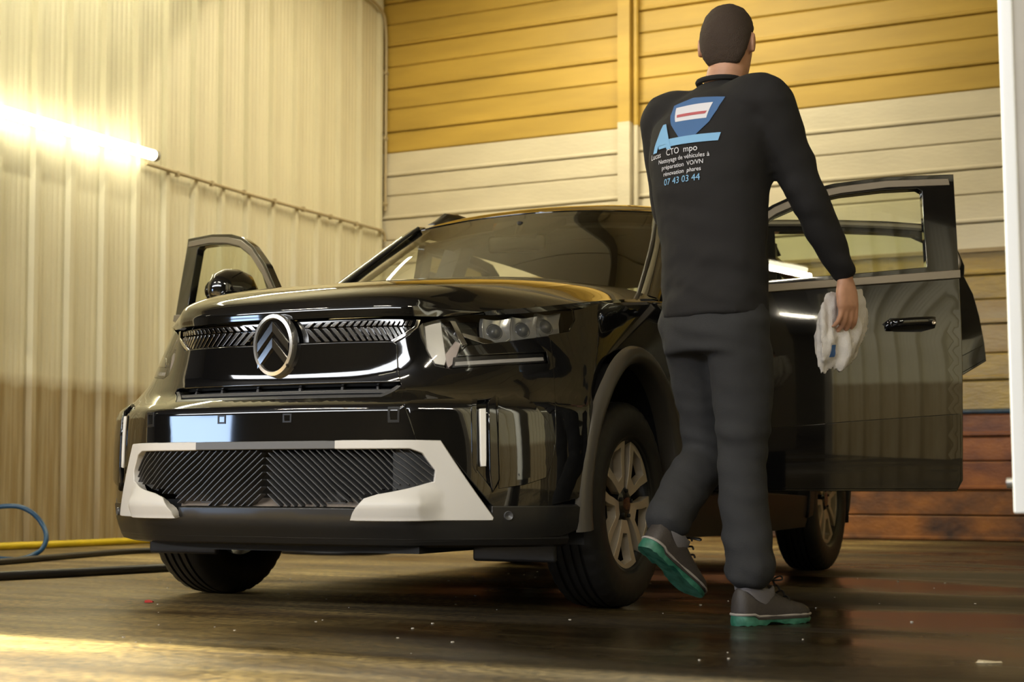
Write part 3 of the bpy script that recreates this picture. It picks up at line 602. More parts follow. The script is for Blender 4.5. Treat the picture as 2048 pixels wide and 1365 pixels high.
# headlamps
LENS = [(2.70, .905), (3.3, .926), (4.25, .954), (5.2, .980), (5.95, 1.002), (6.02, .948), (5.87, .908), (5.3, .885), (4.33, .857), (3.58, .839), (3.38, .803), (5.17, .828), (5.20, .793), (3.27, .765), (2.95, .775), (2.74, .8225)]
for mir in (False, True):
    hl = reg('headlamp', LENS, 'gloss', -.055, -.055, mirror=mir, step=.03)
    reg('light_guide', [(2.78, .897), (3.13, .912), (3.20, .80), (3.16, .782), (2.97, .786), (2.79, .832)], 'drl', -.014, .02, hl, mirror=mir)
    reg('light_guide', [(3.20, .81), (3.42, .855), (3.50, .85), (3.36, .79), (3.24, .775)], M('pinkish_reflector', (.5, .42, .40), .3), -.016, .02, hl, mirror=mir)
    reg('lamp_bar', [(3.36, .801), (5.13, .825), (5.16, .799), (3.32, .772)], 'lip', -.006, .03, hl, mirror=mir)
    reg('lamp_bar', [(3.38, .786), (5.10, .811), (5.11, .803), (3.36, .777)], M('satin_grey_bar', (.45, .43, .41), .25), -.003, .01, hl, mirror=mir)
    reg('lamp_trim', [(3.33, .92), (3.42, .92), (3.62, .85), (3.53, .845)], 'darkchrome', -.014, .02, hl, mirror=mir)
    reg('lamp_trim', [(3.5, .878), (3.52, .886), (4.1, .866), (4.2, .858), (3.95, .856)], 'darkchrome', -.02, .015, hl, mirror=mir)
    for (a, z) in ((4.22, .903), (4.83, .917), (5.42, .935)):
        mm = reg('lamp_module', [(a-.24, z+.036), (a+.30, z+.041), (a+.28, z-.022), (a+.10, z-.042), (a-.24, z-.046)], 'lampin', lambda u, v, a=a, z=z: -.040+.25*((np.abs(u)-a)*.17)**2*20+.25*(v-z)**2*20, .015, hl, .012, mirror=mir)
        p = body([a], [z])[0]; n = np.cross(body([a+.01], [z])[0]-p, body([a], [z+.005])[0]-p); n /= np.linalg.norm(n); q = p-n*.040
        if mir: q = q*np.array([1, -1, 1]); n = n*np.array([1, -1, 1])
        m = MB(); m.lathe([(.020, .0002), (.017, .012), (.010, .020), (.002, .0235), (.006, .027), (0, .028)], 22, 'z'); o = m.build('projector_lens', M('lens_glass', (.12, .125, .13), .06, spec=.9), mm, True)
        o.matrix_basis = Matrix.Translation(Vector(q)) @ Vector(n).to_track_quat('Z', 'Y').to_matrix().to_4x4()
    reg('lamp_cover', LENS, 'lens', -.001, .003, hl, mirror=mir, cham=.001)
# emblem: oval ring with two chevrons
em = MB(); N = 48
def oval(r, a, b, x): return [Vector((x, math.cos(t)*a*r, .8445+math.sin(t)*b*r)) for t in np.linspace(0, 2*math.pi, N, endpoint=False)]
em.loft([oval(1.0, .073, .097, .79), oval(1.03, .073, .097, .818), oval(1.0, .073, .097, .829), oval(.88, .073, .097, .831), oval(.85, .073, .097, .824)], False)
emb = em.build('emblem', M('bright_silver', (.80, .79, .77), .22, metal=.9), car, True, 60)
MB().loft([oval(.87, .073, .097, .80), oval(.87, .073, .097, .8225), oval(.001, .073, .097, .8225)], False).build('emblem_backing', MAT['gloss'], emb, True)
for dz in (.047, -.004):
    zc = .8445+dz; tw = .027
    e2 = []
    ye = .0585 if dz > 0 else .057
    pl = [(-ye, -.055-tw*.5), (0, .0+tw*.3-.012), (ye, -.055-tw*.5), (ye*.99, -.055+tw*.55), (0, .006+tw*.75), (-ye*.99, -.055+tw*.55)]
    V = [(.8215, y, zc+z) for y, z in pl]+[(.8325-.003*(abs(y) > .01), y*.985, zc+z) for y, z in pl]
    mesh_obj('chevron', V, [(0, 1, 4, 5), (1, 2, 3, 4), (6, 11, 10, 7), (7, 10, 9, 8)][2:]+[(a, (a+1) % 6, (a+1) % 6+6, a+6) for a in range(6)], MAT['darkchrome'], emb)
# --- wings, arches, sills, tail
def arch(cx, a, b, z0=.345, t0=0, t1=180, n=22, zmin=None):
    out = []
    for t in np.radians(np.linspace(t0, t1, n)): out.append((cx+a*math.cos(t), z0+b*math.sin(t)))
    return out
def xi(pts): return [(x2i(x, z), z) for x, z in pts]
AO = arch(0, .452, .525, .345, 3, 177); AI = arch(0, .392, .470, .345, 0, 180)
fend = [(5.32, .885), (5.87, .903), (6.05, .945), (5.98, 1.004)]+xi([(.22, .993), (.02, 1.022), (-.22, 1.052), (-.487, 1.083), (-.492, .9), (-.492, .7), (-.492, .5), (-.49, .37)])+xi(AO[::-1])+[(5.12, .346), (5.11, .4245), (5.29, .5466), (5.32, .70)]
fo = reg('front_wing', fend, 'paint', 0, .012, both=True, step=.03)
def arch_trim(cx, bi, bo, mat):
    for sgn in (1, -1):
        V = []; nrow = 44; sec = [(0, -.05), (0, .004), (.06, .016), (.2, .026), (.4, .031), (.62, .030), (.84, .023), (.96, .014), (1, .002)]
        for t in np.radians(np.linspace(-9, 189, nrow)):
            for q, o in sec:
                a, b_ = .392+(.458-.392)*q, bi+(bo-bi)*q; x, z = cx+a*math.cos(t), .345+b_*math.sin(t)
                y = float(np.interp(x, [cx-.47, cx-.3, cx+.15, cx+.30, cx+.39, cx+.46] if cx > -1 else [-9, -8, -7, -2.4, -2.3, 0], [.892, .896, .899, .895, .885, .868] if cx > -1 else [.89]*6))-.05*max(0, z-.76)
                V.append((x, sgn*(y+o), z))
        K = len(sec); F = [(k*K+j_, k*K+j_+1, (k+1)*K+j_+1, (k+1)*K+j_) for k in range(nrow-1) for j_ in range(K-1)]
        mesh_obj('wheel_arch_trim', V, [f[::-1] for f in F] if sgn > 0 else F, mat, car, True, None, None, 50)
arch_trim(0, .470, .531, M('satin_arch_trim', (.06, .052, .04), .32))
ringR = xi(arch(-2.67, .458, .50, .345, -9, 189, 30))+xi(arch(-2.67, .392, .445, .345, 189, -9, 30))
reg('wheel_arch_trim', ringR, 'cladding', .012, .06, both=True, step=.03, cham=.006)
reg('sill_cladding', xi([(-.43, .36), (-1.3, .38), (-2.26, .36), (-2.24, .22), (-1.3, .21), (-.42, .22)]), 'cladding', .0, .05, both=True, step=.05)
tail = xi([(-2.52, 1.118), (-2.52, 1.0), (-2.52, .90), (-2.50, .82)])+xi(arch(-2.67, .45, .495, .345, 70, 177, 16))+xi([(-3.1, .345)])+[(11.6, .30), (12.2, .24), (14, .24), (14, 1.118), (12.5, 1.118)]
reg('rear_body_panel', tail, 'paint', 0, .012, both=True, step=.05)
for s in (1, -1):
    for cx in (0, -2.67):
        m = MB(); V = []; F = []
        for k, t in enumerate(np.radians(np.linspace(-15, 195, 24))):
            for y in (.50, .875): V.append((cx+.41*math.cos(t), s*y, .345+.475*math.sin(t)))
        F = [(2*k, 2*k+1, 2*k+3, 2*k+2) for k in range(23)]; V2 = len(V)
        V += [(cx, s*.50, .345)]; F += [(V2, 2*k, 2*k+2) for k in range(23)]
        mesh_obj('wheel_housing', V, F, MAT['under'], car)
MB().box((-3.3, -.50, .20), (.78, .50, .36)).box((-2.2, -.80, .22), (-.45, .80, .38)).build('underbody', MAT['under'], car)
MB().box((-.42, -.50, .36), (.30, .50, .95)).box((.3, -.40, .30), (.62, .40, .84)).build('engine_bay', MAT['under'], car)
# --- greenhouse
roof = [
 [(-1.092,0,1.570),(-1.097,.25,1.563),(-1.108,.45,1.548),(-1.125,.565,1.537)],
 [(-1.25,0,1.606),(-1.255,.3,1.597),(-1.265,.5,1.576),(-1.28,.60,1.555)],
 [(-1.6,0,1.636),(-1.6,.3,1.627),(-1.6,.5,1.602),(-1.6,.61,1.570)],
 [(-2.15,0,1.640),(-2.15,.3,1.631),(-2.15,.5,1.606),(-2.15,.61,1.572)],
 [(-2.65,0,1.618),(-2.65,.3,1.609),(-2.65,.5,1.582),(-2.65,.59,1.548)],
 [(-3.08,0,1.575),(-3.07,.3,1.566),(-3.06,.5,1.54),(-3.05,.565,1.512)]]
grid_patch('roof', [roof[0]]+[[(x, y, z+.010) for x, y, z in r] for r in roof[1:]], 40, 41, MAT['paint'], car, .018, sym=True, flip=True)
ws = [[(-.36,0,1.142),(-.38,.3,1.138),(-.43,.56,1.122),(-.49,.72,1.105)],
      [(-.735,0,1.375),(-.745,.27,1.37),(-.78,.50,1.353),(-.82,.64,1.330)],
      [(-1.095,0,1.568),(-1.10,.25,1.561),(-1.11,.44,1.546),(-1.125,.56,1.535)]]
grid_patch('windshield', ws, 30, 41, MAT['glass'], car, 0, sym=True, flip=True)
def pathpt(tbl, n): return spline(tbl, n)
for s in (1, -1):
    V = []; F = []
    inner = spline([(-.47, .715, 1.10), (-.82, .637, 1.332), (-1.12, .553, 1.538), (-1.28, .60, 1.557), (-1.6, .61, 1.572), (-2.15, .61, 1.574), (-2.65, .59, 1.550), (-3.05, .565, 1.513)], 8)
    outer = spline([(-.485, .80, 1.085), (-.90, .715, 1.345), (-1.16, .655, 1.50), (-1.32, .655, 1.535), (-1.6, .66, 1.55), (-2.15, .66, 1.55), (-2.65, .64, 1.525), (-3.05, .61, 1.49)], 8)
    rings = []
    for a, b in zip(inner, outer):
        mid = (a+b)/2+Vector((.02, .016, .012)); low = (a+b)/2-Vector((.02, .05, .03))
        rings.append([Vector((p.x, p.y*s, p.z)) for p in (a, a*.6+mid*.4+Vector((.006, .004, .006)), mid, b*.6+mid*.4+Vector((.004, .006, .004)), b, low)])
    MB().loft(rings).build('pillar', MAT['paint'], car, True, 50)
    m = MB(); m.tube(spline([(-.478, .722*s, 1.112), (-.82, .645*s, 1.343), (-1.12, .562*s, 1.545)], 8), .009, 8); m.build('windshield_seal', MAT['cladding'], car, True)
    # middle and rear pillars
    m = MB(); rings = []
    for z, y, x0, x1 in ((.36, .80, -1.66, -1.42), (.7, .80, -1.64, -1.44), (1.05, .775, -1.62, -1.46), (1.3, .71, -1.61, -1.49), (1.56, .61, -1.61, -1.50)): rings.append([Vector((x0, y*s, z)), Vector((x1, y*s, z)), Vector((x1, (y-.09)*s, z)), Vector((x0, (y-.09)*s, z))])
    m.loft(rings).build('middle_pillar', MAT['inter'], car)
    m = MB(); rings = []
    for z, y, x0, x1 in ((1.08, .77, -3.22, -2.50), (1.25, .725, -3.20, -2.62), (1.40, .675, -3.16, -2.68), (1.545, .59, -3.08, -2.62)): rings.append([Vector((x0, y*s*.93, z)), Vector((x1, y*s, z)), Vector((x1, (y-.08)*s, z)), Vector((x0, (y-.10)*s, z))])
    m.loft(rings).build('rear_pillar', MAT['paint'], car, True, 30)
    # roof rails
    m = MB(); rings = []
    for x, z, h, y in ((-1.33, 1.570, .004, .595), (-1.40, 1.59, .022, .60), (-1.47, 1.622, .036, .602), (-1.60, 1.640, .030, .603), (-2.0, 1.645, .022, .603), (-2.5, 1.632, .022, .595), (-2.72, 1.605, .03, .588), (-2.85, 1.56, .01, .58)): rings.append([Vector((x, s*(y+math.cos(t)*.02), z+math.sin(t)*h*.6)) for t in np.linspace(0, 2*math.pi, 9)[:-1]])
    rings = [[v+Vector((.03, 0, .022)) for v in r] for r in rings]; m.loft(rings)
    m.box((-1.50, min(s*.588, s*.614), 1.57), (-1.40, max(s*.588, s*.614), 1.615)); m.box((-2.75, min(s*.575, s*.60), 1.55), (-2.66, max(s*.575, s*.60), 1.63)); m.build('roof_rail', MAT['lip'], car, True)
rwn = [[(-3.22,0,1.10),(-3.22,.3,1.10),(-3.20,.62,1.10)],[(-3.17,0,1.35),(-3.17,.27,1.35),(-3.15,.57,1.35)],[(-3.07,0,1.57),(-3.07,.25,1.565),(-3.05,.50,1.545)]]
grid_patch('rear_window', rwn, 14, 25, MAT['glass'], car, 0, sym=True, flip=True)
grid_patch('cowl', [[(-.37,0,1.128),(-.39,.4,1.122),(-.45,.70,1.09),(-.49,.80,1.06)],[(-.30,0,1.10),(-.32,.4,1.09),(-.40,.7,1.05),(-.45,.79,1.03)]], 4, 21, MAT['cladding'], car, .01, sym=True)
# --- interior
m = MB(); rings = []
for y in np.linspace(-.70, .70, 15):
    b = .045*math.exp(-((y-.36)/.22)**2); rings.append([Vector(p) for p in ((-.44, y, 1.075), (-.62, y, 1.085+b*.6), (-.78, y, 1.075+b), (-.86, y, 1.02), (-.88, y, .90), (-.80, y, .62), (-.45, y, .60))])
m.loft(rings).build('dashboard', MAT['inter'], car, True, 40)
sm = Matrix.Translation((-1.0, .36, 1.0)) @ Matrix.Rotation(math.radians(-62), 4, 'Y')
m = MB(); m.tube([(.165*math.cos(t), .18*math.sin(t), 0) for t in np.linspace(0, 2*math.pi, 40, endpoint=False)], .015, 10, closed=True); sw_ = m.build('steering_wheel', MAT['inter'], car, True); sw_.matrix_basis = sm
m = MB(); m.box((-.012, -.17, -.012), (.03, .17, .012)); m.box((-.15, -.03, -.012), (0, .03, .012)); m.build('spoke', MAT['slat'], sw_)
m = MB(); m.lathe([(-.03, .001), (-.02, .06), (.015, .055), (.02, .001)], 20, 'z'); m.build('hub', MAT['inter'], sw_, True)
def seat(x, y, wdt, nh):
    st = bevel_box('seat', (x-.05, y-wdt/2, .42), (x+.50, y+wdt/2, .66), .07, MAT['seat'], car)
    T = Matrix.Translation((x-.02, y, .60)) @ Matrix.Rotation(math.radians(-20), 4, 'Y')
    bevel_box('backrest', (-.09, -wdt/2, 0), (.06, wdt/2, .62), .06, MAT['seat'], st, M4=T)
    for k in range(nh):
        yy = (k-(nh-1)/2)*.45
        bevel_box('headrest', (-.06, yy-.13, .67), (.04, yy+.13, .85), .045, MAT['seat'], st, M4=T)
        MB().tube([T @ Vector((-.01, yy-.05, .58)), T @ Vector((-.01, yy-.05, .72))], .007, 8).tube([T @ Vector((-.01, yy+.05, .58)), T @ Vector((-.01, yy+.05, .72))], .007, 8).build('headrest_post', MAT['chrome'], st, True)
seat(-1.62, .36, .50, 1); seat(-1.62, -.36, .50, 1); seat(-2.55, 0, 1.20, 2)
grid_patch('headliner', [[(p[0]-.03, p[1]*.97, p[2]-.06) for p in r] for r in roof], 12, 17, MAT['liner'], car, .01, sym=True, flip=True)
T = Matrix.Translation((-.95, 0, 1.415)) @ Matrix.Rotation(math.radians(8), 4, 'Z')
im = bevel_box('interior_mirror', (-.02, -.125, -.036), (.02, .125, .036), .018, M('mirror_shell', (.02, .02, .019), .25), car, M4=T)
MB().tube([(-.94, 0, 1.43), (-.98, 0, 1.49), (-.985, 0, 1.51)], .014, 10).build('stalk', MAT['inter'], im, True)
grid_patch('camera_housing', [[(-.93,-.09,1.445),(-.93,0,1.447),(-.93,.09,1.445)],[(-1.00,-.13,1.492),(-1.00,0,1.495),(-1.00,.13,1.492)],[(-1.09,-.16,1.535),(-1.09,0,1.545),(-1.09,.16,1.535)]], 8, 9, MAT['inter'], car, .03, flip=True)
MB().tube(spline([(-.44, .1, 1.148), (-.46, .35, 1.150), (-.50, .60, 1.135)], 6), .008, 8).tube(spline([(-.42, .18, 1.14), (-.44, -.2, 1.150), (-.49, -.50, 1.142)], 6), .008, 8).build('wiper', MAT['cladding'], car, True)
# --- wheels
def make_wheel(mat4):
    hub = empty('wheel', None, car); hub.matrix_basis = mat4
    w2 = .1075; pr = [(-.085, .215), (-.098, .235), (-.105, .275), (-.100, .315), (-.088, .334), (-.075, .342)]
    for g in (-.045, -.015, .015, .045): pr += [(g-.006, .345), (g-.005, .337), (g+.005, .337), (g+.006, .345)]
    pr += [(.075, .342), (.088, .334), (.100, .315), (.105, .275), (.098, .235), (.085, .215)]
    MB().lathe(pr, 120, 'y', rmod=lambda k, j: (.988 if (k % 3 == 0 and j in (3, 4, 5, len(pr)-4, len(pr)-5, len(pr)-6)) else 1)).build('tyre', MAT['tyre'], hub, True, 40)
    MB().lathe([(.090, .236), (.096, .232), (.090, .222), (.06, .205), (-.08, .200), (-.09, .23)], 64, 'y').build('rim_barrel', MAT['rimdark'], hub, True, 40)
    flat = lambda u, v: np.stack([-np.asarray(u), .078-.10*np.clip(.10-np.hypot(u, v), 0, .1)+0*u, np.asarray(v)], 1)
    def pol(r, a): return (r*math.sin(a), r*math.cos(a))
    for k in range(5):
        c = math.radians(72*k+WROT); d = math.radians
        outer = [pol(.058, c-d(22)), pol(.150, c-d(25.5)), pol(.222, c-d(29)), pol(.229, c-d(16)), pol(.231, c), pol(.229, c+d(16)), pol(.222, c+d(29)), pol(.150, c+d(25.5)), pol(.058, c+d(22))]
        inner = [pol(.098, c-d(12)), pol(.150, c-d(16)), pol(.196, c-d(19)), pol(.204, c), pol(.196, c+d(19)), pol(.150, c+d(16)), pol(.098, c+d(12))]
        region('spoke', outer, flat, MAT['rim'], hub, 0, .03, .03, 1.0, holes=[inner[::-1]], cham=.0025, eps=1e-4)
    m = MB(); m.lathe([(.03, .16), (.034, .155), (.034, .03), (.05, .028), (.05, .001)], 40, 'y'); m.build('brake_disc', MAT['steel'], hub, True, 30)
    m = MB(); m.lathe([(.045, .062), (.070, .058), (.078, .040), (.080, .030), (.079, .001)], 30, 'y'); m.build('hub_cap', MAT['gloss'], hub, True, 30)
    m = MB()
    for k in range(5): m.lathe([(.07, .0075), (.082, .0075), (.084, .001)], 6, 'y', rotp(.045, math.radians(72*k+36+WROT)))
    m.build('wheel_bolt', MAT['rimdark'], hub)
def rotp(r, a): return (-r*math.sin(a), 0, r*math.cos(a))
WROT = 180+4
for x in (0, -2.67):
    WROT = 184 if x == 0 else 172
    make_wheel(Matrix.Translation((x, .782, .345))); make_wheel(Matrix.Translation((x, -.782, .345)) @ Matrix.Rotation(math.pi, 4, 'Z'))
# --- doors
def dy(z): return np.interp(z, [.30, .39, .5, .66, .8, .9, 1.0, 1.1, 1.2, 1.3, 1.56], [0, .004, .012, .018, .021, .019, .012, -.002, -.018, -.034, -.078])
_zz = np.linspace(.3, 1.6, 261); _yy = dy(_zz); 
for _ in range(60): _yy[1:-1] = (_yy[:-2]+_yy[2:]+2*_yy[1:-1])/4
def dlift(u, v): u = np.asarray(u); v = np.asarray(v); return np.stack([-u, np.interp(v, _zz, _yy)+.012*np.sin(np.clip(u, 0, 1)*math.pi)*np.clip((1.15-v)*5, 0, 1), v], 1)
BELT = M('satin_bronze_belt_trim', (.20, .17, .13), .35, metal=.4)
def make_door(kind, hinge, angle, mir):
    s = -1 if mir else 1
    G = dict(step=.035, su=1.0, mirror=mir, eps=2e-3)
    if kind == 'front':
        skin = [(-.02, .43), (0, .392), (1.0, .392), (1.02, .43), (1.02, 1.185), (.66, 1.158), (.33, 1.133), (0, 1.108), (-.03, 1.098)]
        outer = [(-.03, 1.10), (.06, 1.215), (.20, 1.345), (.35, 1.445), (.46, 1.497), (.58, 1.528), (.774, 1.552), (1.02, 1.562), (1.02, 1.187), (.66, 1.160), (.33, 1.135), (0, 1.11)]
        hole = [(.09, 1.165), (.215, 1.305), (.355, 1.405), (.47, 1.457), (.60, 1.487), (.76, 1.506), (.885, 1.512), (.905, 1.500), (.908, 1.208), (.66, 1.185), (.33, 1.160), (.12, 1.150)]
        clad = [(.02, .40), (1.0, .40), (1.012, .43), (1.012, .668), (.62, .64), (.22, .606), (.02, .60)]
        belt = [(-.01, 1.118), (.33, 1.143), (.66, 1.168), (1.025, 1.197), (1.025, 1.170), (.66, 1.143), (.33, 1.118), (-.01, 1.095)]
    else:
        skin = [(-.02, .43), (0, .392), (.40, .392), (.52, .55), (.64, .72), (.80, .86), (.945, .945), (.94, 1.02), (.925, 1.14), (.905, 1.235), (.87, 1.315), (.82, 1.285), (.6, 1.238), (.3, 1.208), (-.02, 1.182)]
        outer = [(-.02, 1.184), (-.02, 1.56), (.3, 1.562), (.55, 1.556), (.70, 1.545), (.79, 1.505), (.85, 1.43), (.875, 1.36), (.87, 1.317), (.82, 1.287), (.6, 1.240), (.3, 1.210)]
        hole = [(.06, 1.225), (.06, 1.512), (.3, 1.516), (.55, 1.508), (.66, 1.498), (.74, 1.46), (.795, 1.40), (.815, 1.35), (.80, 1.325), (.6, 1.275), (.3, 1.240)]
        clad = [(.02, .40), (.39, .40), (.52, .575), (.64, .735), (.80, .872), (.938, .95), (.935, 1.01), (.78, .93), (.60, .79), (.45, .63), (.02, .615)]
        belt = None
    d = region(kind+'_door', skin, dlift, MAT['paint'], car, 0, .035, back=True, **G)
    d.matrix_basis = Matrix.Translation((hinge[0], hinge[1]*s, 0)) @ Matrix.Rotation(-angle*s, 4, 'Z')
    region('window_frame', outer, dlift, MAT['gloss'], d, .002, .035, holes=[hole[::-1]], back=True, **G)
    region('window_glass', hole, dlift, MAT['glass'], d, -.016, .0, **G)
    region('lower_cladding', clad, dlift, MAT['gloss'], d, .006, .006, **G)
    region('door_card', [(p[0]*.94+.03, p[1]*.96+.03) for p in skin], lambda u, v: dlift(u, v)-np.array([0, .10, 0]), MAT['inter'], d, 0, -.07, back=True, **G)
    if belt: region('belt_trim', belt, dlift, BELT, d, .008, .012, **G)
    if kind == 'front':
        path = [(.0, 1.155), (.085, 1.225), (.22, 1.342), (.36, 1.437), (.47, 1.486), (.60, 1.515), (.774, 1.537), (1.0, 1.545)]
        region('frame_trim', path+[(u+.004, v-.022) for u, v in path[::-1]], dlift, BELT, d, .007, .01, **G)
    else:
        path = [(-.02, 1.215), (.3, 1.238), (.6, 1.270), (.79, 1.310), (.838, 1.345), (.845, 1.39), (.81, 1.45), (.75, 1.505), (.68, 1.53), (.3, 1.545), (-.02, 1.545)]
        V = [Vector(dlift(np.array([u]), np.array([v]))[0])+Vector((0, .008, 0)) for u, v in path]; V = [Vector((v.x, v.y*s, v.z)) for v in V]
        MB().tube(spline(V, 6), .013, 8).build('belt_trim', BELT, d, True)
    # handle
    u0, u1, z = (.745, .925, .995) if kind == 'front' else (.66, .84, 1.085)
    hp = [(u0-.01, z), (u0+.02, z+.022), (u1-.03, z+.026), (u1+.005, z+.015), (u1, z-.012), (u1-.05, z-.026), (u0+.03, z-.026)]
    region('handle_recess', hp, dlift, MAT['void'], d, .001, .001, **G)
    pts = [Vector(dlift(np.array([u]), np.array([zz]))[0])+Vector((0, o, 0)) for u, zz, o in ((u0, z-.006, .004), (u0+.015, z, .030), (u0+.06, z+.005, .040), (u1-.04, z+.010, .038), (u1-.005, z+.010, .028), (u1, z+.008, .004))]
    rings = []
    sp = spline([Vector((p.x, p.y*s, p.z)) for p in pts], 5)
    for p in sp: rings.append([p+Vector((0, math.cos(t)*.008, math.sin(t)*.016)) for t in np.linspace(0, 2*math.pi, 11)[:-1]])
    MB().loft(rings).build('door_handle', MAT['gloss'], d, True)
    q = dlift(np.array([u1-.012]), np.array([z+.004]))[0]
    if kind == 'front' and not mir:
        m = MB(); m.lathe([(.030, .0075), (.040, .0075), (.042, .005), (.041, .001)], 18, 'y', (q[0], q[1], q[2])); m.build('door_lock', M('lock_metal', (.6, .5, .38), .3, metal=.8), d, True)
    if kind == 'front':
        rings = []
        for t, ru, rz, cu, cz in ((.0, .018, .02, .115, 1.165), (.035, .022, .024, .115, 1.168), (.07, .045, .05, .11, 1.19), (.10, .062, .078, .105, 1.205), (.16, .066, .088, .10, 1.213), (.22, .060, .082, .097, 1.215), (.265, .042, .060, .095, 1.212), (.285, .012, .02, .095, 1.21)):
            rings.append([Vector((-(cu+ru*math.cos(a)), s*(t-.01), cz+rz*math.sin(a))) for a in np.linspace(0, 2*math.pi, 21)[:-1]])
        mr = MB().loft(rings if s > 0 else rings).build('door_mirror', MAT['paint'], d, True, 60)
        MB().loft([[Vector((-(.155+.012), s*(.16+.10*math.cos(a)), 1.21+.066*math.sin(a))) for a in np.linspace(0, 2*math.pi, 25)[:-1]], [Vector((-(.155+.018), s*(.16+.095*math.cos(a)), 1.21+.062*math.sin(a))) for a in np.linspace(0, 2*math.pi, 25)[:-1]]]).build('mirror_glass', MAT['chrome'], mr)
    return d
make_door('front', (-.50, .872), math.radians(66), False)
make_door('front', (-.50, .872), math.radians(63), True)
make_door('rear', (-1.57, .875), math.radians(64), False)
make_door('rear', (-1.57, .872), 0.0, True)
# ================================================================= PERSON
def bake(name, mb, mat, parent, voxel, smooth=6, fn=None, org=Vector((0, 0, 0))):
    me = bpy.data.meshes.new('tmp'); me.from_pydata([tuple(Vector(v)-org) for v in mb.V], [], mb.F); o = bpy.data.objects.new('tmp', me); COL.objects.link(o)
    m = o.modifiers.new('r', 'REMESH'); m.mode = 'VOXEL'; m.voxel_size = voxel
    if smooth: q = o.modifiers.new('s', 'SMOOTH'); q.factor = .5; q.iterations = smooth
    dg = bpy.context.evaluated_depsgraph_get(); me2 = bpy.data.meshes.new_from_object(o.evaluated_get(dg)); me2.name = name
    bpy.data.objects.remove(o); bpy.data.meshes.remove(me)
    me2.materials.clear()
    if fn:
        nrm = [v.normal.copy() for v in me2.vertices]
        for v, n in zip(me2.vertices, nrm): v.co = fn(v.co+org, n)-org
    me2.polygons.foreach_set('use_smooth', [True]*len(me2.polygons))
    return link(name, me2, mat, parent)
from mathutils import noise
def V3(*a): return Vector(a)
FW = V3(.70, .714, 0); RT = V3(.714, -.70, 0); UPZ = V3(0, 0, 1)
def limb(mb, pts, rad, n=16, sub=5, cap=True):
    """tapered limb with rounded ends through joints"""
    P = spline(pts, sub); R = [p.x for p in spline([(r, 0, 0) for r in rad], sub)]
    d0 = (P[0]-P[1]).normalized(); d1 = (P[-1]-P[-2]).normalized()
    P = [P[0]+d0*R[0]*.8, P[0]+d0*R[0]*.45]+P+[P[-1]+d1*R[-1]*.45, P[-1]+d1*R[-1]*.8]; R = [R[0]*.35, R[0]*.85]+R+[R[-1]*.85, R[-1]*.35]
    mb.tube(P, R, n)
def ell(c, ax, a, ay, b, n=24, sq=2.0):
    out = []
    for t in np.linspace(0, 2*math.pi, n, endpoint=False):
        ct, st = math.cos(t), math.sin(t); out.append(c+ax*(a*abs(ct)**(2/sq)*(1 if ct >= 0 else -1))+ay*(b*abs(st)**(2/sq)*(1 if st >= 0 else -1)))
    return out
PO = V3(.70, 4.64, 0)
person = empty('person', Matrix.Translation(PO)); tag(person, 'person in black sweatshirt and dark trousers walking away past the car door', 'person')
SKIN = M('skin', (.52, .27, .165), .5, var=.12, vs=30)
SHIRT = M('black_sweatshirt', (.0085, .0075, .0075), .9, bump=.15, bs=500)
TROUS = M('dark_work_trousers', (.018, .018, .019), .85, bump=.2, bs=350)
HAIR = M('short_brown_hair', (.045, .028, .018), .8, bump=.5, bs=350)
# joints
Jr = dict(hip=V3(.665, 4.60, .92), knee=V3(.680, 4.645, .50), ank=V3(.700, 4.615, .10))
Jl = dict(hip=V3(.545, 4.72, .92), knee=V3(.60, 4.83, .52), ank=V3(.455, 4.665, .29))
SR, ER, WR = V3(.738, 4.530, 1.530), V3(.868, 4.585, 1.255), V3(1.000, 4.690, 1.040)
SL, EL, WL = V3(.470, 4.795, 1.530), V3(.50, 4.895, 1.255), V3(.615, 4.985, 1.10)
HD = V3(.655, 4.70, 1.742); HF = V3(.40, .917, 0).normalized(); HR = V3(HF.y, -HF.x, 0)
torso = [(.90, .150, .105, .602, 4.660), (1.02, .145, .10, .603, 4.658), (1.15, .150, .105, .600, 4.655), (1.30, .168, .118, .592, 4.652), (1.42, .185, .118, .594, 4.655), (1.50, .185, .100, .602, 4.660), (1.56, .135, .078, .612, 4.668), (1.60, .075, .06, .622, 4.676)]
def torso_rings(k=0., ks=0.): return [ell(V3(x, y, z), RT, a+k, FW, b+k, 28, 2.3) for z, a, b, x, y in torso]
def hand(mb, W, D, N, X, curl=(35, 50, 35)):
    """palm, four fingers of unequal length and a thumb; D down the hand, N out of its back, X to the thumb"""
    mb.loft([ell(W-D*.03, X, .027, N, .021, 16), ell(W+D*.01, X, .029, N, .019, 16), ell(W+D*.05, X, .043, N, .018, 16, 2.6), ell(W+D*.092, X, .045, N, .015, 16, 2.8), ell(W+D*.104, X, .036, N, .009, 16, 2.5)])
    for off, L, r, sp in ((.033, .078, .0096, .10), (.0115, .088, .0100, .03), (-.011, .082, .0096, -.04), (-.032, .065, .0084, -.12)):
        p = W+D*.075+X*off; pts = [p, W+D*.098+X*off]; ang = 0; d = D.copy()
        for seg, c in zip((.46, .31, .23), curl):
            ang += math.radians(c); d = (D*math.cos(ang)-N*math.sin(ang)+X*sp).normalized(); pts.append(pts[-1]+d*L*seg)
        limb(mb, pts, [r*1.05, r*1.08, r, r*.95, r*.82], 10, 3)
    t0 = W+D*.022+X*.022-N*.004; d1 = (D*.72+X*.55-N*.42).normalized(); d2 = (D*.86+X*.12-N*.5).normalized()
    limb(mb, [t0, t0+d1*.040, t0+d1*.040+d2*.032, t0+d1*.040+d2*.032+(d2-N*.3).normalized()*.026], [.0145, .0125, .0105, .0085], 10, 3)
b = MB(); b.loft(torso_rings(-.012))
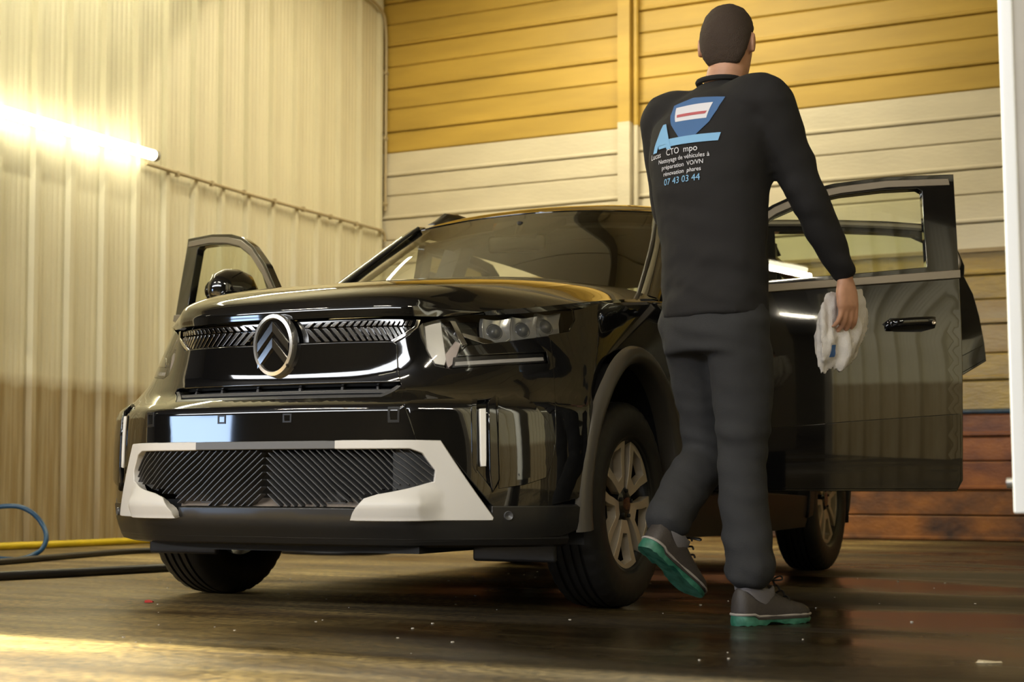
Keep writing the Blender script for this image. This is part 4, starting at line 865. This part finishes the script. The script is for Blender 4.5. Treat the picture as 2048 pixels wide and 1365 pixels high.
# neck and head
limb(b, [V3(.615, 4.672, 1.54), V3(.628, 4.680, 1.60), HD-UPZ*.075-HF*.015], [.062, .056, .058], 18, 5)
def hp(f, r, u): return HD+HF*f+HR*r+UPZ*u
hr = []
for u, a, fb, ff in ((-.122, .020, -.02, .070), (-.108, .040, -.030, .082), (-.085, .054, -.055, .086), (-.055, .063, -.078, .088), (-.02, .070, -.092, .092), (.015, .075, -.100, .090), (.05, .074, -.098, .088), (.08, .064, -.082, .074), (.102, .045, -.055, .050), (.115, .018, -.02, .016)):
    hr.append(ell(hp((fb+ff)/2, 0, u), HR, a, HF, (ff-fb)/2, 24))
b.loft(hr)
limb(b, [hp(.088, 0, .012), hp(.104, 0, -.022), hp(.098, 0, -.036)], [.010, .013, .012], 10, 4)      # nose
limb(b, [hp(.086, -.022, -.064), hp(.093, 0, -.062), hp(.086, .022, -.064)], [.007, .009, .007], 8, 4)   # lips
limb(b, [hp(.080, -.04, .030), hp(.092, 0, .028), hp(.080, .04, .030)], [.010, .010, .010], 8, 4)        # brow
limb(b, [hp(.070, -.012, -.108), hp(.080, 0, -.106), hp(.070, .012, -.108)], [.014, .017, .014], 8, 4)   # chin
for s in (1, -1):
    b.loft([ell(hp(-.012, s*.068, -.006), (HF*.85+UPZ*.2).normalized(), .012, UPZ, .022, 14), ell(hp(-.020, s*.082, -.004), (HF*.85+UPZ*.2).normalized(), .019, UPZ, .032, 14), ell(hp(-.024, s*.088, -.004), (HF*.85+UPZ*.2).normalized(), .015, UPZ, .028, 14)])
for S, E_, W_ in ((SR, ER, WR), (SL, EL, WL)): limb(b, [S, (S+E_)/2, E_, (E_*.6+W_*.4), W_], [.050, .046, .038, .038, .027], 16, 5)
DH = V3(.10, .03, -.995).normalized(); NH = V3(.60, -.80, 0); NH = (NH-DH*NH.dot(DH)).normalized(); XH = DH.cross(NH); XH = XH if XH.dot(V3(.8, .6, 0)) > 0 else -XH
hand(b, WR, DH, NH, XH, (14, 26, 20))
DL = (WL-EL).normalized(); NL = (V3(-.5, .2, .85)-DL*V3(-.5, .2, .85).dot(DL)).normalized(); XL = DL.cross(NL)
hand(b, WL, DL, NL, XL, (25, 35, 25))
for J in (Jr, Jl): limb(b, [J['hip'], J['hip'].lerp(J['knee'], .5)+FW*.01, J['knee'], J['knee'].lerp(J['ank'], .35)-FW*.012, J['ank']], [.078, .066, .050, .050, .034], 16, 5)
FD = V3(.835, .55, 0).normalized()
FL2 = (V3(.72, .60, -.95)).normalized()
limb(b, [Jr['ank'], Jr['ank']-UPZ*.045+FD*.03, Jr['ank']-UPZ*.065+FD*.13], [.034, .036, .028], 12, 4)
limb(b, [Jl['ank'], Jl['ank']+FL2*.04-UPZ*.03, Jl['ank']+FL2*.14-UPZ*.03], [.034, .036, .028], 12, 4)
bodyo = bake('body', b, SKIN, person, .0062, 3, None, PO)
for s in (1, -1):
    m = MB(); m.lathe([(-.012, .0005), (-.008, .009), (0, .012), (.008, .009), (.012, .0005)], 14, 'z', hp(.078, s*.031, .008)-PO); m.build('eye', M('eye_white', (.7, .68, .64), .2), bodyo, True)
# hair: a close cap over the skull down to the nape
h = MB(); hr = []
for u, a, fb, ff in ((-.072, .050, -.074, -.035), (-.05, .064, -.088, -.030), (-.02, .0735, -.100, -.006), (.015, .0795, -.108, .030), (.05, .0785, -.106, .086), (.082, .069, -.090, .084), (.108, .050, -.062, .060), (.123, .020, -.024, .020)): hr.append(ell(hp((fb+ff)/2, 0, u), HR, a, HF, (ff-fb)/2, 24))
h.loft(hr); bake('hair', h, HAIR, person, .007, 3, lambda c, n: c+n*.0015*noise.noise(c*90), PO)
# sweatshirt
s_ = MB(); s_.loft([ell(V3(.602, 4.66, .905), RT, .168, FW, .128, 28, 2.2)]+[ell(V3(x, y, z), RT, a+.022, FW, b_+.022, 28, 2.2) for z, a, b_, x, y in torso[1:7]]+[ell(V3(.621, 4.675, 1.605), RT, .082, FW, .070, 28), ell(V3(.624, 4.678, 1.622), RT, .066, FW, .060, 28)])
limb(s_, [V3(.66, 4.60, 1.535), SR, (SR+ER)/2+V3(.004, 0, 0), ER, ER*.5+WR*.5, WR-(WR-ER).normalized()*.012], [.075, .076, .066, .056, .050, .041], 20, 6)
limb(s_, [V3(.545, 4.72, 1.535), SL, (SL+EL)/2, EL, EL*.5+WL*.5, WL-(WL-EL).normalized()*.012], [.075, .076, .066, .056, .050, .041], 20, 6)
def folds(c, n):
    elb = max(0, 1-min((c-ER).length, (c-SR).length*1.3)/.16); wa = max(0, 1-abs(c.z-1.0)/.14)
    q = noise.noise(V3(c.x*5, c.y*5, c.z*5))*.007+noise.noise(V3(c.x*9+c.z*10, c.y*9, c.z*16))*(.005+.009*elb+.007*wa)+noise.noise(V3(c.x*20, c.y*20+c.z*14, c.z*28))*(.0015+.004*elb+.003*wa)
    return c+n*q
shirt = bake('sweatshirt', s_, SHIRT, person, .0095, 5, folds, PO)
m = MB(); m.tube([p-PO for p in ell(V3(.6235, 4.678, 1.624), RT, .066, FW, .060, 28)], .009, 8, closed=True); m.build('collar', SHIRT, shirt, True)
# trousers
t_ = MB(); t_.loft([ell(V3(.603, 4.66, .80), RT, .155, FW, .112, 26, 2.4), ell(V3(.602, 4.66, .90), RT, .163, FW, .122, 26), ell(V3(.602, 4.66, .985), RT, .155, FW, .115, 26)])
limb(t_, [Jr['hip']-UPZ*.02, Jr['hip'].lerp(Jr['knee'], .5)+FW*.01, Jr['knee'], Jr['knee'].lerp(Jr['ank'], .4)-FW*.006, Jr['ank']+UPZ*.11-FD*.005, Jr['ank']+UPZ*.055-FD*.012], [.100, .094, .078, .076, .072, .070], 20, 6)
limb(t_, [Jl['hip']-UPZ*.02, Jl['hip'].lerp(Jl['knee'], .5)+FW*.01, Jl['knee'], Jl['knee'].lerp(Jl['ank'], .45), Jl['knee'].lerp(Jl['ank'], .93)], [.100, .092, .078, .075, .070], 20, 6)
def tf(c, n):
    low = max(0, .42-c.z)/.42; knee = max(0, 1-abs(c.z-.55)/.15); seat = max(0, 1-abs(c.z-.86)/.10); s1 = c.x*.9+c.y*.4
    q = noise.noise(V3(c.x*5, c.y*5, c.z*4))*.010+noise.noise(V3(c.x*8+c.z*9, c.y*8-c.z*9, c.z*20))*(.004+.012*low+.006*knee+.006*seat)+noise.noise(V3(c.x*22, c.y*22, c.z*26+s1*14))*(.002+.005*low)
    return c+n*q
trou = bake('trousers', t_, TROUS, person, .0095, 4, tf, PO)
# shoes
SOLE = M('green_shoe_sole', (.010, .085, .05), .5, col2=(.05, .19, .13), vs=30)
UPPER = M('dark_brown_shoe_leather', (.035, .028, .024), .6, bump=.15, bs=200); COLLAR = M('grey_padded_collar', (.13, .12, .125), .85, bump=.2, bs=400)
shoe0 = None
def make_shoe(mat4):
    up = MB(); rings = []
    for u, w_, hgt, z0 in ((-.072, .010, .030, .03), (-.068, .026, .075, .024), (-.05, .034, .095, .022), (-.015, .037, .102, .022), (.02, .038, .100, .022), (.06, .040, .082, .022), (.10, .044, .064, .022), (.14, .047, .050, .022), (.175, .043, .042, .022), (.195, .030, .033, .024), (.203, .010, .018, .028)):
        r = []
        for t in np.linspace(0, math.pi, 13): r.append(V3(u, w_*math.cos(t)*(1.0 if t in (0, math.pi) else 1.05), z0-.006+(hgt*1.12 if u < .06 else hgt)*math.sin(t)**.75))
        rings.append(r)
    up.loft(rings); o = up.build('shoe', UPPER, person, True, 60); o.matrix_basis = mat4
    out = [(-.078, 0), (-.07, .024), (-.045, .037), (0, .036), (.05, .036), (.10, .046), (.15, .049), (.185, .040), (.205, .018), (.210, 0), (.205, -.018), (.185, -.036), (.15, -.044), (.10, -.042), (.05, -.036), (0, -.036), (-.045, -.037), (-.07, -.024)]
    out = [p.to_2d() for p in spline([(x, y, 0) for x, y in out], 3, True)]
    def zb(x): return (.008*max(0, (x-.15)/.06)**1.5 + (.007 if .03 < x < .07 else 0)+.0015*math.sin(x*260))
    so = MB(); so.loft([[V3(p.x, p.y, zb(p.x)) for p in out], [V3(p.x*1.015, p.y*1.04, .009+zb(p.x)*.5) for p in out], [V3(p.x, p.y, .019+.003*math.sin(p.x*60)+(.007 if p.x < -.03 else 0)) for p in out], [V3(p.x*.93, p.y*.9, .025+(.006 if p.x < -.03 else 0)) for p in out]]); so.build('sole', SOLE, o, True, 50)
    mi = MB(); mi.tube([V3(p.x*1.005, p.y*1.01, .026+(.006 if p.x < -.03 else 0)) for p in out], .004, 6, closed=True); mi.build('welt', M('pale_welt', (.30, .27, .24), .5), o, True)
    ring = [V3(-.060, 0, .150), V3(-.050, .026, .146), V3(-.015, .036, .118), V3(.025, .034, .106), V3(.055, .022, .112), V3(.062, 0, .116), V3(.055, -.022, .112), V3(.025, -.034, .106), V3(-.015, -.036, .118), V3(-.050, -.026, .146)]
    R2 = spline(ring, 4, True); cm = MB(); base = [V3(p.x*1.02, p.y*1.05, p.z-.048) for p in R2]
    cm.loft([base, [V3(p.x*1.08, p.y*1.12, p.z-.02) for p in R2], [V3(p.x*1.04, p.y*1.05, p.z-.002) for p in R2], [V3(p.x*.93, p.y*.9, p.z-.002) for p in R2], [V3(p.x*.85, p.y*.82, p.z-.03) for p in R2]], False); cm.build('collar', COLLAR, o, True, 80)
    la = MB()
    for k in range(4): u = .068+.02*k; z = .128-.0165*k; la.tube(spline([(u-.01, -.026, z-.014), (u, 0, z), (u-.01, .026, z-.014)], 4), .0032, 6)
    la.tube(spline([(.062, 0, .125), (.085, .018, .140), (.075, .034, .132), (.062, 0, .126)], 5), .0028, 6).tube(spline([(.062, 0, .125), (.085, -.018, .140), (.078, -.034, .130), (.062, 0, .126)], 5), .0028, 6)
    la.build('laces', MAT['hose_k'], o, True); return o
def frame(o, x, up):
    x = x.normalized(); y = up.cross(x).normalized(); z = x.cross(y); return Matrix(((x.x, y.x, z.x, o.x), (x.y, y.y, z.y, o.y), (x.z, y.z, z.z, o.z), (0, 0, 0, 1)))
make_shoe(frame(V3(.712, 4.622, .001)-PO, FD, UPZ))
make_shoe(frame(Jl['ank']-PO-V3(.025, .02, .105), V3(.68, .55, -.62), V3(.45, .3, .75)))
# print on the back
bv = BVHTree.FromPolygons([v.co.copy() for v in shirt.data.vertices], [tuple(p.vertices) for p in shirt.data.polygons])
BC = V3(.594, 4.655, 0)-PO
def onback(u, z):
    p = BC-FW*.6+RT*u+UPZ*z; hit = bv.ray_cast(p, FW); q = hit[0] if hit[0] is not None else BC-FW*.13+RT*u+UPZ*z
    return q-FW*.003
def project(o):
    for v in o.data.vertices: v.co = onback(v.co.x, v.co.z)
    o.data.update()
INKB = M('light_blue_print', (.20, .42, .66), .7); INKW = M('white_print', (.68, .68, .72), .7); INKD = M('deep_blue_print', (.05, .13, .30), .7); INKP = M('red_print', (.45, .10, .11), .7)
flatl = lambda u, v: np.stack([np.asarray(u), 0*np.asarray(u), np.asarray(v)], 1)
def ink(name, poly, mat, lift=0.):
    o = region(name, poly, flatl, mat, shirt, 0, .0005, .012, 1.0, cham=.0002, eps=1e-4); project(o)
    for v in o.data.vertices: v.co -= FW*lift
    o.data.normals_split_custom_set_from_vertices([tuple(-FW)]*len(o.data.vertices)); return o
ink('printed_shield', [(-.075, 1.545), (0, 1.556), (.115, 1.540), (.105, 1.50), (.085, 1.465), (.045, 1.425), (.02, 1.405), (-.01, 1.43), (-.05, 1.475), (-.068, 1.51)], INKD)
ink('printed_band', [(-.055, 1.532), (.085, 1.526), (.075, 1.478), (-.035, 1.482)], INKW, .001)
ink('printed_band', [(-.035, 1.504), (.074, 1.500), (.070, 1.492), (-.032, 1.495)], INKP, .002)
ink('printed_band', [(-.10, 1.432), (.125, 1.428), (.118, 1.405), (-.095, 1.408)], INKB, .001)
ink('printed_letter', [(-.125, 1.40), (-.085, 1.482), (-.072, 1.482), (-.035, 1.40), (-.055, 1.40), (-.062, 1.418), (-.096, 1.418), (-.105, 1.40)], INKB, .002)
def words(txt, z, size, mat, x=0.):
    c = bpy.data.curves.new('t', 'FONT'); c.body = txt; c.size = size; c.align_x = 'CENTER'; c.resolution_u = 3; o = bpy.data.objects.new('t', c); COL.objects.link(o)
    dg = bpy.context.evaluated_depsgraph_get(); me = bpy.data.meshes.new_from_object(o.evaluated_get(dg)); bpy.data.objects.remove(o); me.name = 'printed_lettering'; me.materials.clear()
    bm = bmesh.new(); bm.from_mesh(me); bmesh.ops.triangulate(bm, faces=bm.faces[:]); bm.to_mesh(me); bm.free()
    for v in me.vertices: v.co = onback(x+v.co.x, z+v.co.y)-FW*.0015
    return link('printed_lettering', me, mat, shirt)
words('CTO  mpo', 1.382, .026, INKW); words('Lucas', 1.382, .024, INKW, -.11); words('Nettoyage de véhicules à', 1.362, .0185, INKW); words('préparation  VO/VN', 1.342, .0185, INKW); words('rénovation  phares', 1.322, .0185, INKW); words('07 43 03 44', 1.294, .028, INKB)
# cloth in the right hand
cw = MB(); cc = WR+DH*.118-NH*.058+XH*.030
rings = []
for k, (dz, a, bb, sx) in enumerate(((.078, .028, .014, .02), (.066, .070, .020, .01), (.03, .092, .026, .004), (-.01, .102, .030, .006), (-.05, .104, .034, .004), (-.085, .098, .036, -.006), (-.115, .088, .030, -.014), (-.140, .070, .020, -.02), (-.15, .045, .010, -.02))):
    r = []
    for t in np.linspace(0, 2*math.pi, 72, endpoint=False):
        f_ = 1+.10*math.sin(5*t+k*.25)+.07*math.sin(11*t+k*.5)+.04*math.sin(17*t)
        z = dz+.020*math.sin(3*t+1)*(1 if dz < -.1 else .3)+.010*math.sin(7*t)
        r.append(cc+XH*(a*math.cos(t)*f_+sx)+NH*(bb*math.sin(t)*f_)+UPZ*z)
    rings.append(r)
cw.loft(rings)
def cf(c, n): return c+n*(noise.noise(V3(c.x*34, c.y*34, c.z*13))*.009+noise.noise(c*60)*.003)
cloth = bake('cleaning_cloth', cw, M('off_white_microfibre', (.62, .58, .54), .9, bump=.3, bs=300), None, .005, 3, cf, PO)
cloth.location = PO; tag(cloth, 'crumpled off white cleaning cloth held in the walking person\'s right hand', 'cloth')
cb = BVHTree.FromPolygons([v.co.copy() for v in cloth.data.vertices], [tuple(p.vertices) for p in cloth.data.polygons])
tq = cc-PO-XH*.062-UPZ*.105; vs_ = []
for a in range(6):
    for q in range(8):
        p = tq+XH*(-.012+.024*a/5)+UPZ*(-.018+.036*q/7)*(1); hit = cb.ray_cast(p+NH*.3, -NH); vs_.append((hit[0] if hit[0] is not None else p+NH*.03)+NH*.0015)
mesh_obj('blue_label', vs_, [(a*8+q, (a+1)*8+q, (a+1)*8+q+1, a*8+q+1) for a in range(5) for q in range(7)], M('blue_label', (.05, .14, .38), .7), cloth, True)
# ---------------------------------------------------------------- scraps on the floor
def scrap(name, label, cat, loc, pts, h, mat, rz=0):
    V = [(x, y, 0) for x, y in pts]+[(x*.9, y*.9, h*(1+.5*math.sin(7*x*40))) for x, y in pts]; n = len(pts)
    o = mesh_obj(name, V, [tuple(range(n-1, -1, -1)), tuple(range(n, 2*n))]+[(k, (k+1) % n, n+(k+1) % n, n+k) for k in range(n)], mat); o.location = (*loc, .001); o.rotation_euler.z = rz; return tag(o, label, cat)
scrap('paper_scrap', 'small red and white scrap on the floor before the front tyre', 'scrap', (-1.254, 5.44), [(-.014, -.01), (.012, -.014), (.02, .004), (.004, .014), (-.012, .010)], .006, M('red_scrap', (.55, .04, .03), .6), .4)
scrap('dry_leaf', 'pale dry leaf lying on the floor by the white post', 'leaf', (1.095, 3.63), [(-.028, -.006), (-.02, .012), (0, .014), (.02, .006), (.034, 0), (.012, -.008), (-.012, -.012)], .004, M('pale_leaf', (.62, .52, .34), .7), -.1)
sb = MB()
for k in range(70):
    x, y = random.uniform(-1.5, 2.2), random.uniform(3.6, 7.5); r = random.uniform(.002, .005); a = random.uniform(0, 6)
    sb.loft([[V3(x+r*math.cos(a+t), y+1.4*r*math.sin(a+t), z) for t in (0, 1.3, 2.6, 3.9, 5.1)] for z in (0, r*.6)])
tag(sb.build('grit', M('pale_grit', (.5, .46, .40), .7)), 'pale specks of grit scattered over the wet floor', 'grit', kind='stuff')
